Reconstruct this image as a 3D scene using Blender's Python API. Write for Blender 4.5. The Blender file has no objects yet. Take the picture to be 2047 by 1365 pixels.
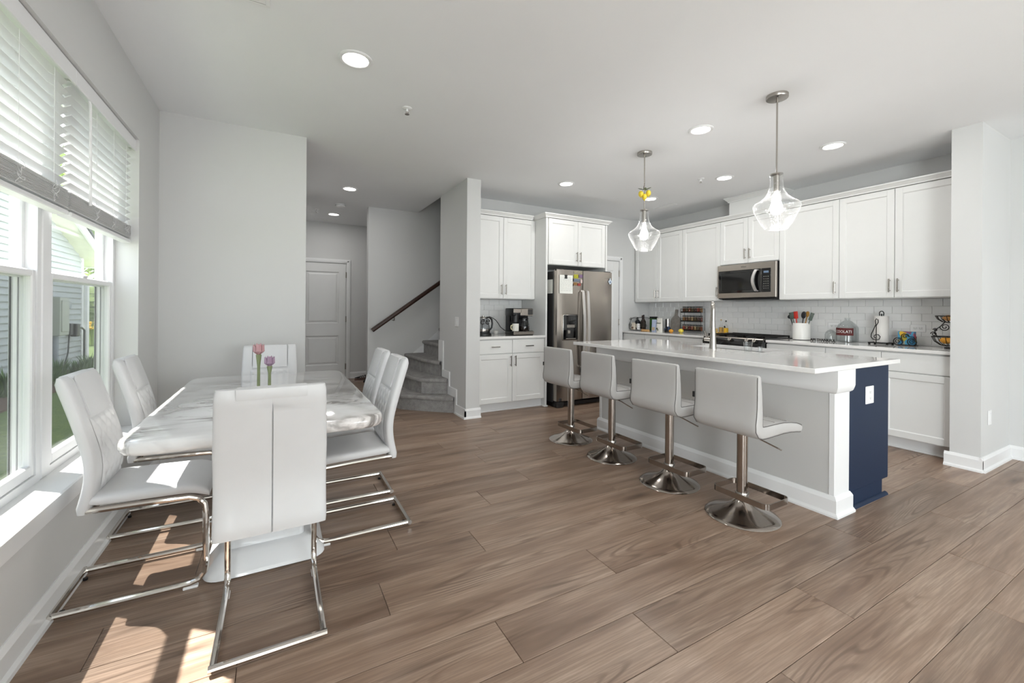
import bpy, bmesh, math, random
from math import sin, cos, pi, radians, sqrt, atan2
from mathutils import Vector, Matrix
random.seed(7)
S = bpy.context.scene
COL = S.collection

# ------------------------------------------------------------------ camera
F_PX, CY_PX = 848.2, 619.8
YAW, ROLL, CAM_H = radians(28.945), radians(-0.42), 1.24
fw = Vector((sin(YAW), cos(YAW), 0)); rt = Vector((cos(YAW), -sin(YAW), 0)); dn = Vector((0, 0, -1))
r2 = rt * cos(ROLL) + dn * sin(ROLL); d2 = dn * cos(ROLL) - rt * sin(ROLL)
cam = bpy.data.cameras.new('camera'); cam_o = bpy.data.objects.new('camera', cam); COL.objects.link(cam_o)
cam.sensor_width = 36; cam.sensor_fit = 'HORIZONTAL'; cam.lens = F_PX / 2047 * 36
cam.shift_y = (CY_PX - 682.5) / 2047
cam.clip_start = 0.05; cam.clip_end = 200
cam_o.matrix_world = Matrix(((r2.x, -d2.x, -fw.x, 0), (r2.y, -d2.y, -fw.y, 0), (r2.z, -d2.z, -fw.z, CAM_H), (0, 0, 0, 1)))
S.camera = cam_o

# ------------------------------------------------------------------ light
S.view_settings.view_transform = 'Standard'; S.view_settings.look = 'None'
S.view_settings.gamma = 1; S.view_settings.use_curve_mapping = False
S.view_settings.exposure = 0.9
W = bpy.data.worlds.new('sky'); S.world = W; W.use_nodes = True
nt = W.node_tree
bg = nt.nodes['Background']; bg.inputs['Strength'].default_value = 2.0
tc = nt.nodes.new('ShaderNodeTexCoord'); sx = nt.nodes.new('ShaderNodeSeparateXYZ'); cr = nt.nodes.new('ShaderNodeValToRGB')
nt.links.new(tc.outputs['Generated'], sx.inputs[0]); nt.links.new(sx.outputs['Z'], cr.inputs[0]); nt.links.new(cr.outputs[0], bg.inputs['Color'])
cr.color_ramp.elements[0].position = 0.0; cr.color_ramp.elements[0].color = (0.93, 0.95, 1.0, 1)
cr.color_ramp.elements[1].position = 0.7; cr.color_ramp.elements[1].color = (0.74, 0.85, 1.0, 1)
sun = bpy.data.lights.new('sun_offscreen', 'SUN'); sun.energy = 14; sun.angle = radians(0.6); sun.color = (1, 0.97, 0.92)
sun_o = bpy.data.objects.new('sun_offscreen', sun); COL.objects.link(sun_o)
sun_o.rotation_euler = Vector((0.455, -0.36, -1)).to_track_quat('-Z', 'Y').to_euler()
sun_o.location = (-6, 6, 12)
YBK_W = -3.58
def area(name, loc, direction, sx_, sy_, power, color):
    l = bpy.data.lights.new(name, 'AREA'); l.shape = 'RECTANGLE'; l.size = sx_; l.size_y = sy_; l.energy = power; l.color = color
    o = bpy.data.objects.new(name, l); COL.objects.link(o); o.location = loc
    o.rotation_euler = Vector(direction).to_track_quat('-Z', 'Y').to_euler(); return o
# left lamp added to brighten the room at an invented opening; rear one inferred living-room daylight; both behind the camera; each lies in its wall plane and faces straight in
area('added_fill_left_offscreen', (-.79, -2.5, 1.15), (1, 0, 0), 1.6, 2.3, 85, (0.9, 0.97, 1.0))
area('window_rear_offscreen', (3.0, YBK_W, 1.3), (0, 1, 0), 2.4, 1.9, 52, (0.9, 0.97, 1.0))

# ------------------------------------------------------------------ materials
def lin(c):
    c = c / 255; return c / 12.92 if c <= 0.04045 else ((c + 0.055) / 1.055) ** 2.4
def rgb(r, g, b): return (lin(r), lin(g), lin(b), 1)
class N:
    """tiny node-tree writer"""
    def __init__(s, name):
        s.m = bpy.data.materials.new(name); s.m.use_nodes = True; s.t = s.m.node_tree
        s.p = s.t.nodes['Principled BSDF']; s.out = s.t.nodes['Material Output']
    def n(s, ty, **kw):
        x = s.t.nodes.new(ty)
        for k, v in kw.items():
            if k.startswith('i_'):
                key = k[2:]; key = int(key) if key.isdigit() else key.replace('_', ' ')
                if hasattr(v, 'is_output') or isinstance(v, bpy.types.NodeSocket): s.t.links.new(v, x.inputs[key])
                else: x.inputs[key].default_value = v
            else: setattr(x, k, v)
        return x
    def l(s, a, b): s.t.links.new(a, b)
    def coord(s, sc=(1, 1, 1), kind='Object', off=None):
        t = s.n('ShaderNodeTexCoord'); mp = s.n('ShaderNodeMapping'); s.l(t.outputs[kind], mp.inputs['Vector'])
        mp.inputs['Scale'].default_value = sc
        if off is not None: s.l(off, mp.inputs['Location'])
        return mp.outputs[0]
    def noise(s, vec, scale, detail=3, rough=.5, dist=0):
        return s.n('ShaderNodeTexNoise', i_Vector=vec, i_Scale=scale, i_Detail=detail, i_Roughness=rough, i_Distortion=dist).outputs[0]
    def ramp(s, fac, stops):
        r = s.n('ShaderNodeValToRGB'); s.l(fac, r.inputs[0]); e = r.color_ramp.elements
        while len(e) < len(stops): e.new(0.5)
        for i, (p, c) in enumerate(stops): e[i].position = p; e[i].color = c
        return r.outputs[0]
    def mix(s, fac, a, b, mode='MIX'):
        x = s.n('ShaderNodeMix', data_type='RGBA', blend_type=mode)
        for sock, v in ((x.inputs[0], fac), (x.inputs[6], a), (x.inputs[7], b)):
            if isinstance(v, bpy.types.NodeSocket): s.l(v, sock)
            else: sock.default_value = v
        return x.outputs[2]
    def bump(s, h, st, d=.01):
        b = s.n('ShaderNodeBump', i_Strength=st, i_Distance=d); s.l(h, b.inputs['Height']); s.l(b.outputs[0], s.p.inputs['Normal'])
MATS = {}
def mat(name, c, rough=.5, metal=0., var=.04, sc=6., bump=0., bsc=200., spec=.5, coat=0., aniso=0., emit=None, est=0., trans=0., ior=1.45, alpha=1., sss=0.):
    if name in MATS: return MATS[name]
    k = N(name); p = k.p
    v = k.coord()
    if var > 0:
        dk = tuple(x * (1 - var) for x in c[:3]) + (1,); lt = tuple(min(1, x * (1 + var)) for x in c[:3]) + (1,)
        k.l(k.ramp(k.noise(v, sc), [(.3, dk), (.7, lt)]), p.inputs['Base Color'])
    else: p.inputs['Base Color'].default_value = c
    p.inputs['Roughness'].default_value = rough; p.inputs['Metallic'].default_value = metal
    p.inputs['Specular IOR Level'].default_value = spec; p.inputs['Coat Weight'].default_value = coat; p.inputs['Coat Roughness'].default_value = .06
    p.inputs['IOR'].default_value = ior; p.inputs['Transmission Weight'].default_value = trans; p.inputs['Alpha'].default_value = alpha
    if aniso: p.inputs['Anisotropic'].default_value = aniso
    if emit: p.inputs['Emission Color'].default_value = emit; p.inputs['Emission Strength'].default_value = est
    if bump: k.bump(k.noise(v, bsc, 4), bump, .002)
    MATS[name] = k.m; return k.m

M_wall = mat('wall_paint', rgb(210, 210, 209), .7, var=.012, sc=1.5, bump=.06, bsc=260)
M_ceil = mat('ceiling_paint', rgb(239, 240, 241), .85, var=.012, sc=1.5, bump=.12, bsc=140)
M_trim = mat('white_trim_paint', rgb(232, 232, 232), .35, var=.01)
M_door = mat('white_door_paint', rgb(226, 226, 225), .4, var=.01)
M_cab = mat('white_cabinet_paint', rgb(226, 226, 224), .38, var=.01)
M_navy = mat('navy_paint', rgb(27, 42, 66), .5, var=.03, spec=.25)
M_islegrey = mat('grey_island_paint', rgb(198, 197, 195), .32, var=.012, sc=2)
M_quartz = mat('white_quartz', rgb(232, 230, 228), .09, var=.02, sc=20, coat=.4)
M_chrome = mat('polished_chrome', rgb(215, 210, 204), .08, 1., var=.01)
M_nickel = mat('brushed_nickel', rgb(176, 171, 165), .26, 1., var=.03, sc=40)
M_brush = mat('brushed_steel_stool', rgb(170, 162, 155), .15, 1., var=.03, sc=30)
M_black = mat('black_plastic', rgb(20, 20, 21), .35, var=.05)
M_dark = mat('matte_black_metal', rgb(24, 22, 21), .5, .3, var=.05)
M_duct = mat('galvanised_duct', rgb(120, 120, 118), .6, .3, var=.05)
M_leather = mat('pale_grey_leather', rgb(212, 212, 213), .42, var=.015, sc=10, bump=.12, bsc=500, coat=.08)
M_stool = mat('grey_leather_stool', rgb(184, 182, 180), .38, var=.015, sc=10, bump=.12, bsc=500, coat=.08)
M_gloss = mat('white_gloss_lacquer', rgb(236, 238, 240), .08, var=.01, coat=.5)
M_plate = mat('white_switch_plastic', rgb(235, 235, 235), .4, var=.01)
M_vinyl = mat('white_vinyl', rgb(234, 234, 235), .4, var=.01)
M_tile = mat('glazed_white_tile', rgb(232, 232, 231), .1, var=.025, sc=9, coat=.3)
M_grout = mat('pale_grout', rgb(240, 239, 238), .9, var=.03, sc=60)
M_rail = mat('dark_stained_wood', rgb(58, 36, 28), .35, var=.25, sc=14)
M_wood_leg = mat('brown_leather_shoe', rgb(70, 42, 30), .55, var=.2, sc=20)
M_lamp = mat('downlight_lens', (1, .97, .93, 1), .5, var=0, emit=(1, .97, .93, 1), est=5)
M_bulb = mat('glowing_bulb', (1, 1, 1, 1), .5, var=0, emit=(1, .985, .96, 1), est=14)
M_paper = mat('white_paper', rgb(232, 232, 226), .8, var=.02)
M_screen = None

def m_glass(name, tint=(1, 1, 1, 1), refl=.12, rough=.0, tstr=1.):
    """thin clear glass: mostly see-through with a fresnel reflection"""
    k = N(name); t = k.t
    tr = k.n('ShaderNodeBsdfTransparent'); tr.inputs[0].default_value = tint
    gl = k.n('ShaderNodeBsdfGlossy'); gl.inputs['Roughness'].default_value = rough
    lw = k.n('ShaderNodeLayerWeight'); lw.inputs['Blend'].default_value = .5
    ns = k.noise(k.coord(), 3.); mr = k.n('ShaderNodeMapRange', i_Value=ns, i_To_Min=.85 * refl, i_To_Max=1.0 * refl)
    pw = k.n('ShaderNodeMath', operation='POWER', i_0=lw.outputs['Facing'], i_1=4.)
    mu = k.n('ShaderNodeMath', operation='MULTIPLY_ADD', i_0=pw.outputs[0], i_1=.85, i_2=.05)
    mul = k.n('ShaderNodeMath', operation='MULTIPLY', i_0=mu.outputs[0], i_1=mr.outputs[0])
    mx = k.n('ShaderNodeMixShader'); k.l(mul.outputs[0], mx.inputs[0]); k.l(tr.outputs[0], mx.inputs[1]); k.l(gl.outputs[0], mx.inputs[2])
    k.l(mx.outputs[0], k.out.inputs[0]); return k.m
M_pane = m_glass('window_glass', (.97, .98, .975, 1), .5)
M_clear = m_glass('clear_glass', (.95, .96, .96, 1), 1.)
M_smoke = m_glass('grey_glass', (.84, .85, .86, 1), 1.)
M_green_g = mat('olive_green_glass', rgb(150, 160, 120), .1, var=.1, sc=20, trans=.3)

def m_screen():
    k = N('insect_screen_mesh')
    tr = k.n('ShaderNodeBsdfTransparent'); df = k.n('ShaderNodeBsdfDiffuse'); df.inputs[0].default_value = rgb(40, 44, 44)
    ns = k.noise(k.coord((900, 900, 900)), 1.); mr = k.n('ShaderNodeMapRange', i_Value=ns, i_To_Min=.34, i_To_Max=.46)
    mx = k.n('ShaderNodeMixShader'); k.l(mr.outputs[0], mx.inputs[0]); k.l(tr.outputs[0], mx.inputs[1]); k.l(df.outputs[0], mx.inputs[2])
    k.l(mx.outputs[0], k.out.inputs[0]); return k.m
M_screen = m_screen()
def m_seeded():
    """seeded (bubbly) pendant glass"""
    k = N('seeded_glass')
    tr = k.n('ShaderNodeBsdfTransparent'); tr.inputs[0].default_value = (.96, .965, .965, 1)
    gl = k.n('ShaderNodeBsdfGlossy'); gl.inputs['Color'].default_value = (.95, .95, .95, 1); gl.inputs['Roughness'].default_value = .18
    v = k.coord(); vo = k.n('ShaderNodeTexVoronoi', i_Scale=75.); k.l(v, vo.inputs['Vector'])
    sp = k.ramp(vo.outputs['Distance'], [(.10, (.3, .3, .3, 1)), (.3, (.02, .02, .02, 1))])
    lw = k.n('ShaderNodeLayerWeight'); lw.inputs['Blend'].default_value = .5
    pw = k.n('ShaderNodeMath', operation='POWER', i_0=lw.outputs['Facing'], i_1=2.6)
    ad = k.n('ShaderNodeMath', operation='MAXIMUM'); k.l(sp, ad.inputs[0]); k.l(pw.outputs[0], ad.inputs[1])
    a2 = k.n('ShaderNodeMath', operation='ADD', i_1=.05); k.l(ad.outputs[0], a2.inputs[0])
    bm = k.n('ShaderNodeBump', i_Strength=.5, i_Distance=.004); k.l(vo.outputs['Distance'], bm.inputs['Height']); k.l(bm.outputs[0], gl.inputs['Normal'])
    df = k.n('ShaderNodeBsdfTranslucent'); df.inputs[0].default_value = (.9, .9, .9, 1)
    m0 = k.n('ShaderNodeMixShader', i_0=.1); k.l(gl.outputs[0], m0.inputs[1]); k.l(df.outputs[0], m0.inputs[2])
    mx = k.n('ShaderNodeMixShader'); k.l(a2.outputs[0], mx.inputs[0]); k.l(tr.outputs[0], mx.inputs[1]); k.l(m0.outputs[0], mx.inputs[2])
    k.l(mx.outputs[0], k.out.inputs[0]); return k.m
M_seed = m_seeded()
def m_slat():
    k = N('blind_slat_vinyl')
    df = k.p; df.inputs['Base Color'].default_value = rgb(244, 244, 243); df.inputs['Roughness'].default_value = .5
    tl = k.n('ShaderNodeBsdfTranslucent'); tl.inputs[0].default_value = rgb(240, 240, 240)
    ns = k.noise(k.coord((2, 90, 90)), 2.); k.bump(ns, .15, .001)
    mx = k.n('ShaderNodeMixShader', i_0=.42); k.l(df.outputs[0], mx.inputs[1]); k.l(tl.outputs[0], mx.inputs[2]); k.l(mx.outputs[0], k.out.inputs[0]); return k.m
M_slat = m_slat()

def m_plank():
    k = N('oak_vinyl_plank'); p = k.p
    oi = k.n('ShaderNodeObjectInfo'); off = k.n('ShaderNodeVectorMath', operation='SCALE'); off.inputs[0].default_value = (37.0, 53.0, 11.0); k.l(oi.outputs['Random'], off.inputs['Scale'])
    o = off.outputs[0]
    broad = k.noise(k.coord((.8, 5.5, 1), off=o), 1.5, 3, .55, .4)
    fine = k.noise(k.coord((5, 160, 1), off=o), 1.0, 4, .6)
    # cathedral grain: rings of a strongly stretched, distorted distance field
    vec = k.coord((.55, 5.2, 1), off=o)
    rings = k.noise(vec, .9, 2, .4, .25)
    sn = k.n('ShaderNodeMath', operation='SINE'); ml = k.n('ShaderNodeMath', operation='MULTIPLY', i_1=190.); k.l(rings, ml.inputs[0]); k.l(ml.outputs[0], sn.inputs[0])
    grain = k.ramp(sn.outputs[0], [(.0, (0, 0, 0, 1)), (1., (.75, .75, .75, 1))])
    patch = k.ramp(k.noise(k.coord((.9, 4.5, 1), off=o), 1.2, 2, .5), [(.52, (0, 0, 0, 1)), (.66, (1, 1, 1, 1))])
    vk = k.n('ShaderNodeTexVoronoi', i_Scale=1.0); k.l(k.coord((1.3, 6.5, 1), off=o), vk.inputs['Vector'])
    knot = k.ramp(vk.outputs['Distance'], [(.02, (1, 1, 1, 1)), (.07, (.55, .55, .55, 1)), (.22, (0, 0, 0, 1))])
    streak = k.noise(k.coord((.7, 16, 1), off=o), 1.3, 3, .55, .2)
    base0 = k.ramp(broad, [(.28, rgb(118, 96, 81)), (.44, rgb(154, 132, 116)), (.6, rgb(170, 149, 133)), (.8, rgb(179, 160, 145))])
    ms = k.n('ShaderNodeMath', operation='MULTIPLY', i_1=.55); k.l(k.ramp(streak, [(.36, (1, 1, 1, 1)), (.52, (0, 0, 0, 1))]), ms.inputs[0])
    base = k.mix(ms.outputs[0], base0, rgb(116, 95, 81))
    c1 = k.mix(k.mix(1., grain, patch, 'MULTIPLY'), base, rgb(92, 73, 60))
    mf = k.n('ShaderNodeMath', operation='MULTIPLY', i_1=.5)
    k.l(k.ramp(fine, [(.42, (1, 1, 1, 1)), (.62, (0, 0, 0, 1))]), mf.inputs[0])
    c2 = k.mix(mf.outputs[0], c1, rgb(118, 99, 86))
    mk = k.n('ShaderNodeMath', operation='MULTIPLY', i_1=.75); k.l(knot, mk.inputs[0])
    c3 = k.mix(mk.outputs[0], c2, rgb(74, 58, 48))
    tone = k.n('ShaderNodeMapRange', i_Value=oi.outputs['Random'], i_To_Min=.88, i_To_Max=1.12)
    hs = k.n('ShaderNodeHueSaturation', i_Saturation=1.1); k.l(tone.outputs[0], hs.inputs['Value']); k.l(c3, hs.inputs['Color'])
    k.l(hs.outputs[0], p.inputs['Base Color'])
    rr = k.n('ShaderNodeMapRange', i_Value=fine, i_To_Min=.3, i_To_Max=.42); k.l(rr.outputs[0], p.inputs['Roughness'])
    p.inputs['Specular IOR Level'].default_value = .45
    k.bump(fine, .08, .002); return k.m
M_plank = m_plank()

def m_marble():
    k = N('veined_marble'); p = k.p
    v = k.coord()
    wv = k.noise(k.coord((1.5, 3.4, 1.5)), 1.5, 5, .6, 1.0)
    vein = k.ramp(wv, [(.44, (0, 0, 0, 1)), (.485, (1, 1, 1, 1)), (.505, (1, 1, 1, 1)), (.56, (0, 0, 0, 1))])
    msk = k.ramp(k.noise(v, 2.6, 3), [(.42, (0, 0, 0, 1)), (.58, (1, 1, 1, 1))])
    cl = k.ramp(k.noise(k.coord((1.4, 3, 1.4)), 2.2, 4, .6, .6), [(.35, rgb(236, 236, 236)), (.56, rgb(228, 227, 226)), (.72, rgb(206, 203, 202))])
    warm = k.mix(k.ramp(k.noise(v, 1.4, 2), [(.5, (0, 0, 0, 1)), (.75, (.5, .5, .5, 1))]), cl, rgb(222, 210, 204))
    k.l(k.mix(k.mix(1., vein, msk, 'MULTIPLY'), warm, rgb(136, 131, 128)), p.inputs['Base Color'])
    p.inputs['Roughness'].default_value = .06; p.inputs['Coat Weight'].default_value = .5; return k.m
M_marble = m_marble()

def m_steel(name, c, rough, axis):
    k = N(name); p = k.p
    sc = [1.5, 1.5, 1.5]
    for i in range(3):
        if i != axis: sc[i] = 220
    f = k.noise(k.coord(tuple(sc)), 1., 3)
    k.l(k.ramp(f, [(.3, tuple(x * .985 for x in c[:3]) + (1,)), (.7, c)]), p.inputs['Base Color'])
    p.inputs['Metallic'].default_value = 1; p.inputs['Roughness'].default_value = rough; return k.m
M_steel = m_steel('stainless_steel', rgb(176, 168, 160), .27, 2)
M_steelh = m_steel('stainless_steel_horizontal', rgb(176, 168, 160), .25, 1)
M_bglass = mat('black_oven_glass', rgb(14, 14, 15), .05, var=.02, coat=.5)
M_dgrey = mat('dark_grey_enamel', rgb(62, 62, 62), .4, .4, var=.04)

def m_carpet():
    k = N('grey_carpet'); v = k.coord()
    a = k.noise(v, 260, 3, .7); b = k.noise(v, 14, 3, .6)
    c = k.mix(.45, k.ramp(a, [(.3, rgb(112, 109, 108)), (.7, rgb(196, 193, 190))]), k.ramp(b, [(.35, rgb(130, 127, 126)), (.65, rgb(178, 175, 172))]))
    k.l(c, k.p.inputs['Base Color']); k.p.inputs['Roughness'].default_value = 1; k.p.inputs['Specular IOR Level'].default_value = .1
    k.bump(a, .9, .006); return k.m
M_carpet = m_carpet()
def m_ground(name, c1, c2, sc, bmp):
    k = N(name); v = k.coord(); a = k.noise(v, sc, 5, .7)
    k.l(k.ramp(a, [(.35, c1), (.65, c2)]), k.p.inputs['Base Color']); k.p.inputs['Roughness'].default_value = .95; k.bump(a, bmp, .05); return k.m
M_grass = m_ground('lawn_grass', rgb(74, 98, 54), rgb(130, 146, 84), 9., .8)
M_mulch = m_ground('brown_mulch', rgb(84, 62, 52), rgb(150, 124, 108), 26., .9)
M_leaf = m_ground('green_foliage', rgb(84, 116, 50), rgb(186, 204, 120), 2.4, .5)
M_siding = mat('grey_vinyl_siding', rgb(176, 181, 179), .6, var=.03, sc=3)
M_roof = m_ground('dark_shingles', rgb(66, 66, 68), rgb(98, 98, 100), 20., .6)

# ------------------------------------------------------------------ geometry helpers
class MB:
    def __init__(s): s.v = []; s.f = []
    def add(s, vs, fs):
        o = len(s.v); s.v += [tuple(x) for x in vs]; s.f += [[i + o for i in f] for f in fs]; return s
    def box(s, x0, x1, y0, y1, z0, z1):
        vs = [(x, y, z) for z in (z0, z1) for y in (y0, y1) for x in (x0, x1)]
        return s.add(vs, [(0, 2, 3, 1), (4, 5, 7, 6), (0, 1, 5, 4), (2, 6, 7, 3), (0, 4, 6, 2), (1, 3, 7, 5)])
    def rbox(s, x0, x1, y0, y1, z0, z1, b=.004, seg=1):
        bm = bmesh.new(); bmesh.ops.create_cube(bm, size=1)
        for v in bm.verts:
            v.co = Vector((x0 if v.co.x < 0 else x1, y0 if v.co.y < 0 else y1, z0 if v.co.z < 0 else z1))
        bmesh.ops.bevel(bm, geom=bm.edges[:], offset=b, segments=seg, affect='EDGES', profile=.5)
        return s.bm(bm)
    def bm(s, bm):
        bm.verts.index_update(); s.add([v.co.copy() for v in bm.verts], [[v.index for v in f.verts] for f in bm.faces]); bm.free(); return s
    def prism(s, poly, axis, a, b):
        """poly: 2-D points in the two remaining axes (in x,y,z order); extruded along axis from a to b"""
        def p3(q, t):
            return {'x': (t, q[0], q[1]), 'y': (q[0], t, q[1]), 'z': (q[0], q[1], t)}[axis]
        n = len(poly); vs = [p3(q, a) for q in poly] + [p3(q, b) for q in poly]
        fs = [list(range(n))[::-1], list(range(n, 2 * n))] + [(i, (i + 1) % n, n + (i + 1) % n, n + i) for i in range(n)]
        return s.add(vs, fs)
    def lathe(s, prof, c=(0, 0, 0), seg=24, cap=True):
        vs = []; fs = []; n = len(prof)
        for r, z in prof:
            for j in range(seg):
                a = 2 * pi * j / seg; vs.append((c[0] + r * cos(a), c[1] + r * sin(a), c[2] + z))
        for i in range(n - 1):
            for j in range(seg): fs.append((i * seg + j, i * seg + (j + 1) % seg, (i + 1) * seg + (j + 1) % seg, (i + 1) * seg + j))
        if cap: fs.append(list(range(seg))[::-1]); fs.append([(n - 1) * seg + j for j in range(seg)])
        return s.add(vs, fs)
    def tube(s, pts, r, seg=8, closed=False, flat=None):
        """sweep; flat=(w,h) gives a rectangular bar with w along the horizontal normal"""
        P = [Vector(p) for p in pts]; n = len(P); rings = []
        up = Vector((0, 0, 1)); prev = None
        for i in range(n):
            a = P[i - 1] if (i > 0 or closed) else P[i]; b = P[(i + 1) % n] if (i < n - 1 or closed) else P[i]
            t = (b - a).normalized()
            if prev is None:
                nrm = t.cross(up) if abs(t.dot(up)) < .95 else t.cross(Vector((1, 0, 0)))
            else: nrm = prev - t * prev.dot(t)
            nrm.normalize(); prev = nrm; bn = t.cross(nrm)
            if flat: ring = [P[i] + nrm * flat[0] / 2 * q[0] + bn * flat[1] / 2 * q[1] for q in ((-1, -1), (1, -1), (1, 1), (-1, 1))]
            else:
                rr = r[i] if isinstance(r, (list, tuple)) else r
                ring = [P[i] + (nrm * cos(2 * pi * j / seg) + bn * sin(2 * pi * j / seg)) * rr for j in range(seg)]
            rings.append(ring)
        k = len(rings[0]); vs = [p for ring in rings for p in ring]; fs = []
        for i in range(n if closed else n - 1):
            for j in range(k): fs.append((i * k + j, i * k + (j + 1) % k, ((i + 1) % n) * k + (j + 1) % k, ((i + 1) % n) * k + j))
        if not closed: fs.append(list(range(k))[::-1]); fs.append([(n - 1) * k + j for j in range(k)])
        return s.add(vs, fs)
    def cyl(s, p0, p1, r, seg=14): return s.tube([p0, p1], r, seg)
    def ball(s, c, rx, ry=None, rz=None, seg=14, rings=8):
        ry = rx if ry is None else ry; rz = rx if rz is None else rz
        vs = [(c[0], c[1], c[2] - rz)]; fs = []
        for i in range(1, rings):
            t = -pi / 2 + pi * i / rings
            for j in range(seg): a = 2 * pi * j / seg; vs.append((c[0] + rx * cos(t) * cos(a), c[1] + ry * cos(t) * sin(a), c[2] + rz * sin(t)))
        vs.append((c[0], c[1], c[2] + rz)); L = len(vs) - 1
        for j in range(seg):
            fs.append((0, 1 + (j + 1) % seg, 1 + j)); fs.append((L, L - seg + j, L - seg + (j + 1) % seg))
        for i in range(rings - 2):
            for j in range(seg): a = 1 + i * seg; fs.append((a + j, a + (j + 1) % seg, a + seg + (j + 1) % seg, a + seg + j))
        return s.add(vs, fs)
    def loft(s, rings, cap=True):
        k = len(rings[0]); vs = [p for r in rings for p in r]; fs = []
        for i in range(len(rings) - 1):
            for j in range(k): fs.append((i * k + j, i * k + (j + 1) % k, (i + 1) * k + (j + 1) % k, (i + 1) * k + j))
        if cap: fs.append(list(range(k))[::-1]); fs.append([(len(rings) - 1) * k + j for j in range(k)])
        return s.add(vs, fs)
    def xf(s, fn): s.v = [tuple(fn(*p)) for p in s.v]; return s
    def mesh(s, name, m, smooth=True, ang=35):
        me = bpy.data.meshes.new(name); me.from_pydata(s.v, [], s.f)
        bm = bmesh.new(); bm.from_mesh(me); bmesh.ops.recalc_face_normals(bm, faces=bm.faces[:]); bm.to_mesh(me); bm.free()
        me.materials.append(m)
        if smooth:
            me.polygons.foreach_set('use_smooth', [True] * len(me.polygons)); me.set_sharp_from_angle(angle=radians(ang))
        me.update(); return me
    def build(s, name, m, parent=None, **kw):
        o = bpy.data.objects.new(name, s.mesh(name, m, **kw)); COL.objects.link(o)
        if parent: o.parent = parent
        return o
def tag(o, label=None, cat=None, group=None, kind=None):
    for k, v in (('label', label), ('category', cat), ('group', group), ('kind', kind)):
        if v: o[k] = v
    return o
def empty(name, loc, label, cat, group=None, rz=0):
    o = bpy.data.objects.new(name, None); COL.objects.link(o); o.location = loc; o.rotation_euler = (0, 0, rz); o.empty_display_size = .05
    return tag(o, label, cat, group)
def inst(name, me, parent, loc=(0, 0, 0), rot=(0, 0, 0)):
    o = bpy.data.objects.new(name, me); COL.objects.link(o); o.parent = parent; o.location = loc; o.rotation_euler = rot; return o
def copy_tree(o, parent=None):
    c = o.copy(); COL.objects.link(c)
    if parent: c.parent = parent
    for ch in list(o.children): copy_tree(ch, c)
    return c
def struct(name, mb, m, label=None, cat=None, **kw):
    o = mb.build(name, m, **kw); return tag(o, label, cat, kind='structure')
def text_mesh(txt, size, ext, m, parent, loc, rot, name='lettering', shear=0., align='CENTER', xs=1.):
    c = bpy.data.curves.new(name, 'FONT'); c.body = txt; c.size = size; c.extrude = ext; c.align_x = align; c.align_y = 'BOTTOM_BASELINE'; c.shear = shear; c.resolution_u = 2
    t = bpy.data.objects.new(name, c); COL.objects.link(t); bpy.context.view_layer.update()
    dg = bpy.context.evaluated_depsgraph_get(); me = bpy.data.meshes.new_from_object(t.evaluated_get(dg)); me.name = name
    bpy.data.objects.remove(t); bpy.data.curves.remove(c); me.materials.clear(); me.materials.append(m)
    o = bpy.data.objects.new(name, me); COL.objects.link(o)
    if parent: o.parent = parent
    o.location = loc; o.rotation_euler = rot; o.scale = (xs, 1, 1); return o

# ------------------------------------------------------------------ room dimensions (metres)
HC = 2.74                 # ceiling
XL, XR = -0.795, 5.53     # window wall, kitchen wall
YP, XP = 4.135, 0.216     # partition front face, partition free edge
YB = 5.18                 # wall behind coffee counter and refrigerator
YS, YH = 6.46, 8.04       # stair wall, hall end wall
SX0, SX1, SY0, SY1 = 1.88, 2.05, 4.47, 5.37   # stair-side wall block
WX, WY0, WY1 = 4.82, 1.126, 1.302            # wing wall closing the counter run
YBK = -3.6                # living-room end wall

# ------------------------------------------------------------------ floor
PW, PL = 0.2285, 1.525
fl = struct('floor', MB().box(XL - .02, 5.62, YBK, 8.1, -.1, -.0075), mat('floor_underlay', rgb(52, 43, 37), .9), 'brown grey wood plank floor through dining room, kitchen and hall', 'floor')
pk = {}
def plank(x0, x1, y0, y1):
    g = .0009; lx, ly = round(x1 - x0, 3), round(y1 - y0, 3); key = (lx, ly)
    if key not in pk:
        pk[key] = MB().rbox(-lx / 2 + g, lx / 2 - g, -ly / 2 + g, ly / 2 - g, -.0075, 0, .0014).mesh('plank', M_plank, smooth=False)
    inst('plank', pk[key], fl, ((x0 + x1) / 2, (y0 + y1) / 2, 0))
known = {0: .0, 1: 2.055, 2: 1.285, 3: .767, 4: 1.41, 5: .41, 6: .946, -1: 1.1, 7: .55, 8: 1.2, 9: .1}
row = -9
while True:
    y0 = .598 + PW * row
    if y0 > 8.05: break
    y1 = min(y0 + PW, 8.09)
    j0 = known.get(row, random.random() * PL)
    xs = [XL]; j = j0
    while j - PL > XL + .12: j -= PL
    while j < 5.5: xs.append(j); j += PL
    xs.append(5.58)
    for a, b in zip(xs, xs[1:]): plank(a, b, y0, y1)
    row += 1
plank(XL, 5.58, YBK + .01, .598 - 9 * PW)

# ------------------------------------------------------------------ ceiling and walls
ce = MB()
for r in ((XL - .2, 5.75, YBK, 5.37), (XL - .2, 1.9, 5.37, YS + .05), (4.3, 5.75, 5.37, YS + .05), (XL - .2, 5.75, YS + .05, 8.25)): ce.box(r[0], r[1], r[2], r[3], HC, HC + .25)
struct('ceiling', ce, M_ceil, 'flat white painted ceiling with recessed lights', 'ceiling', smooth=False)
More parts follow.
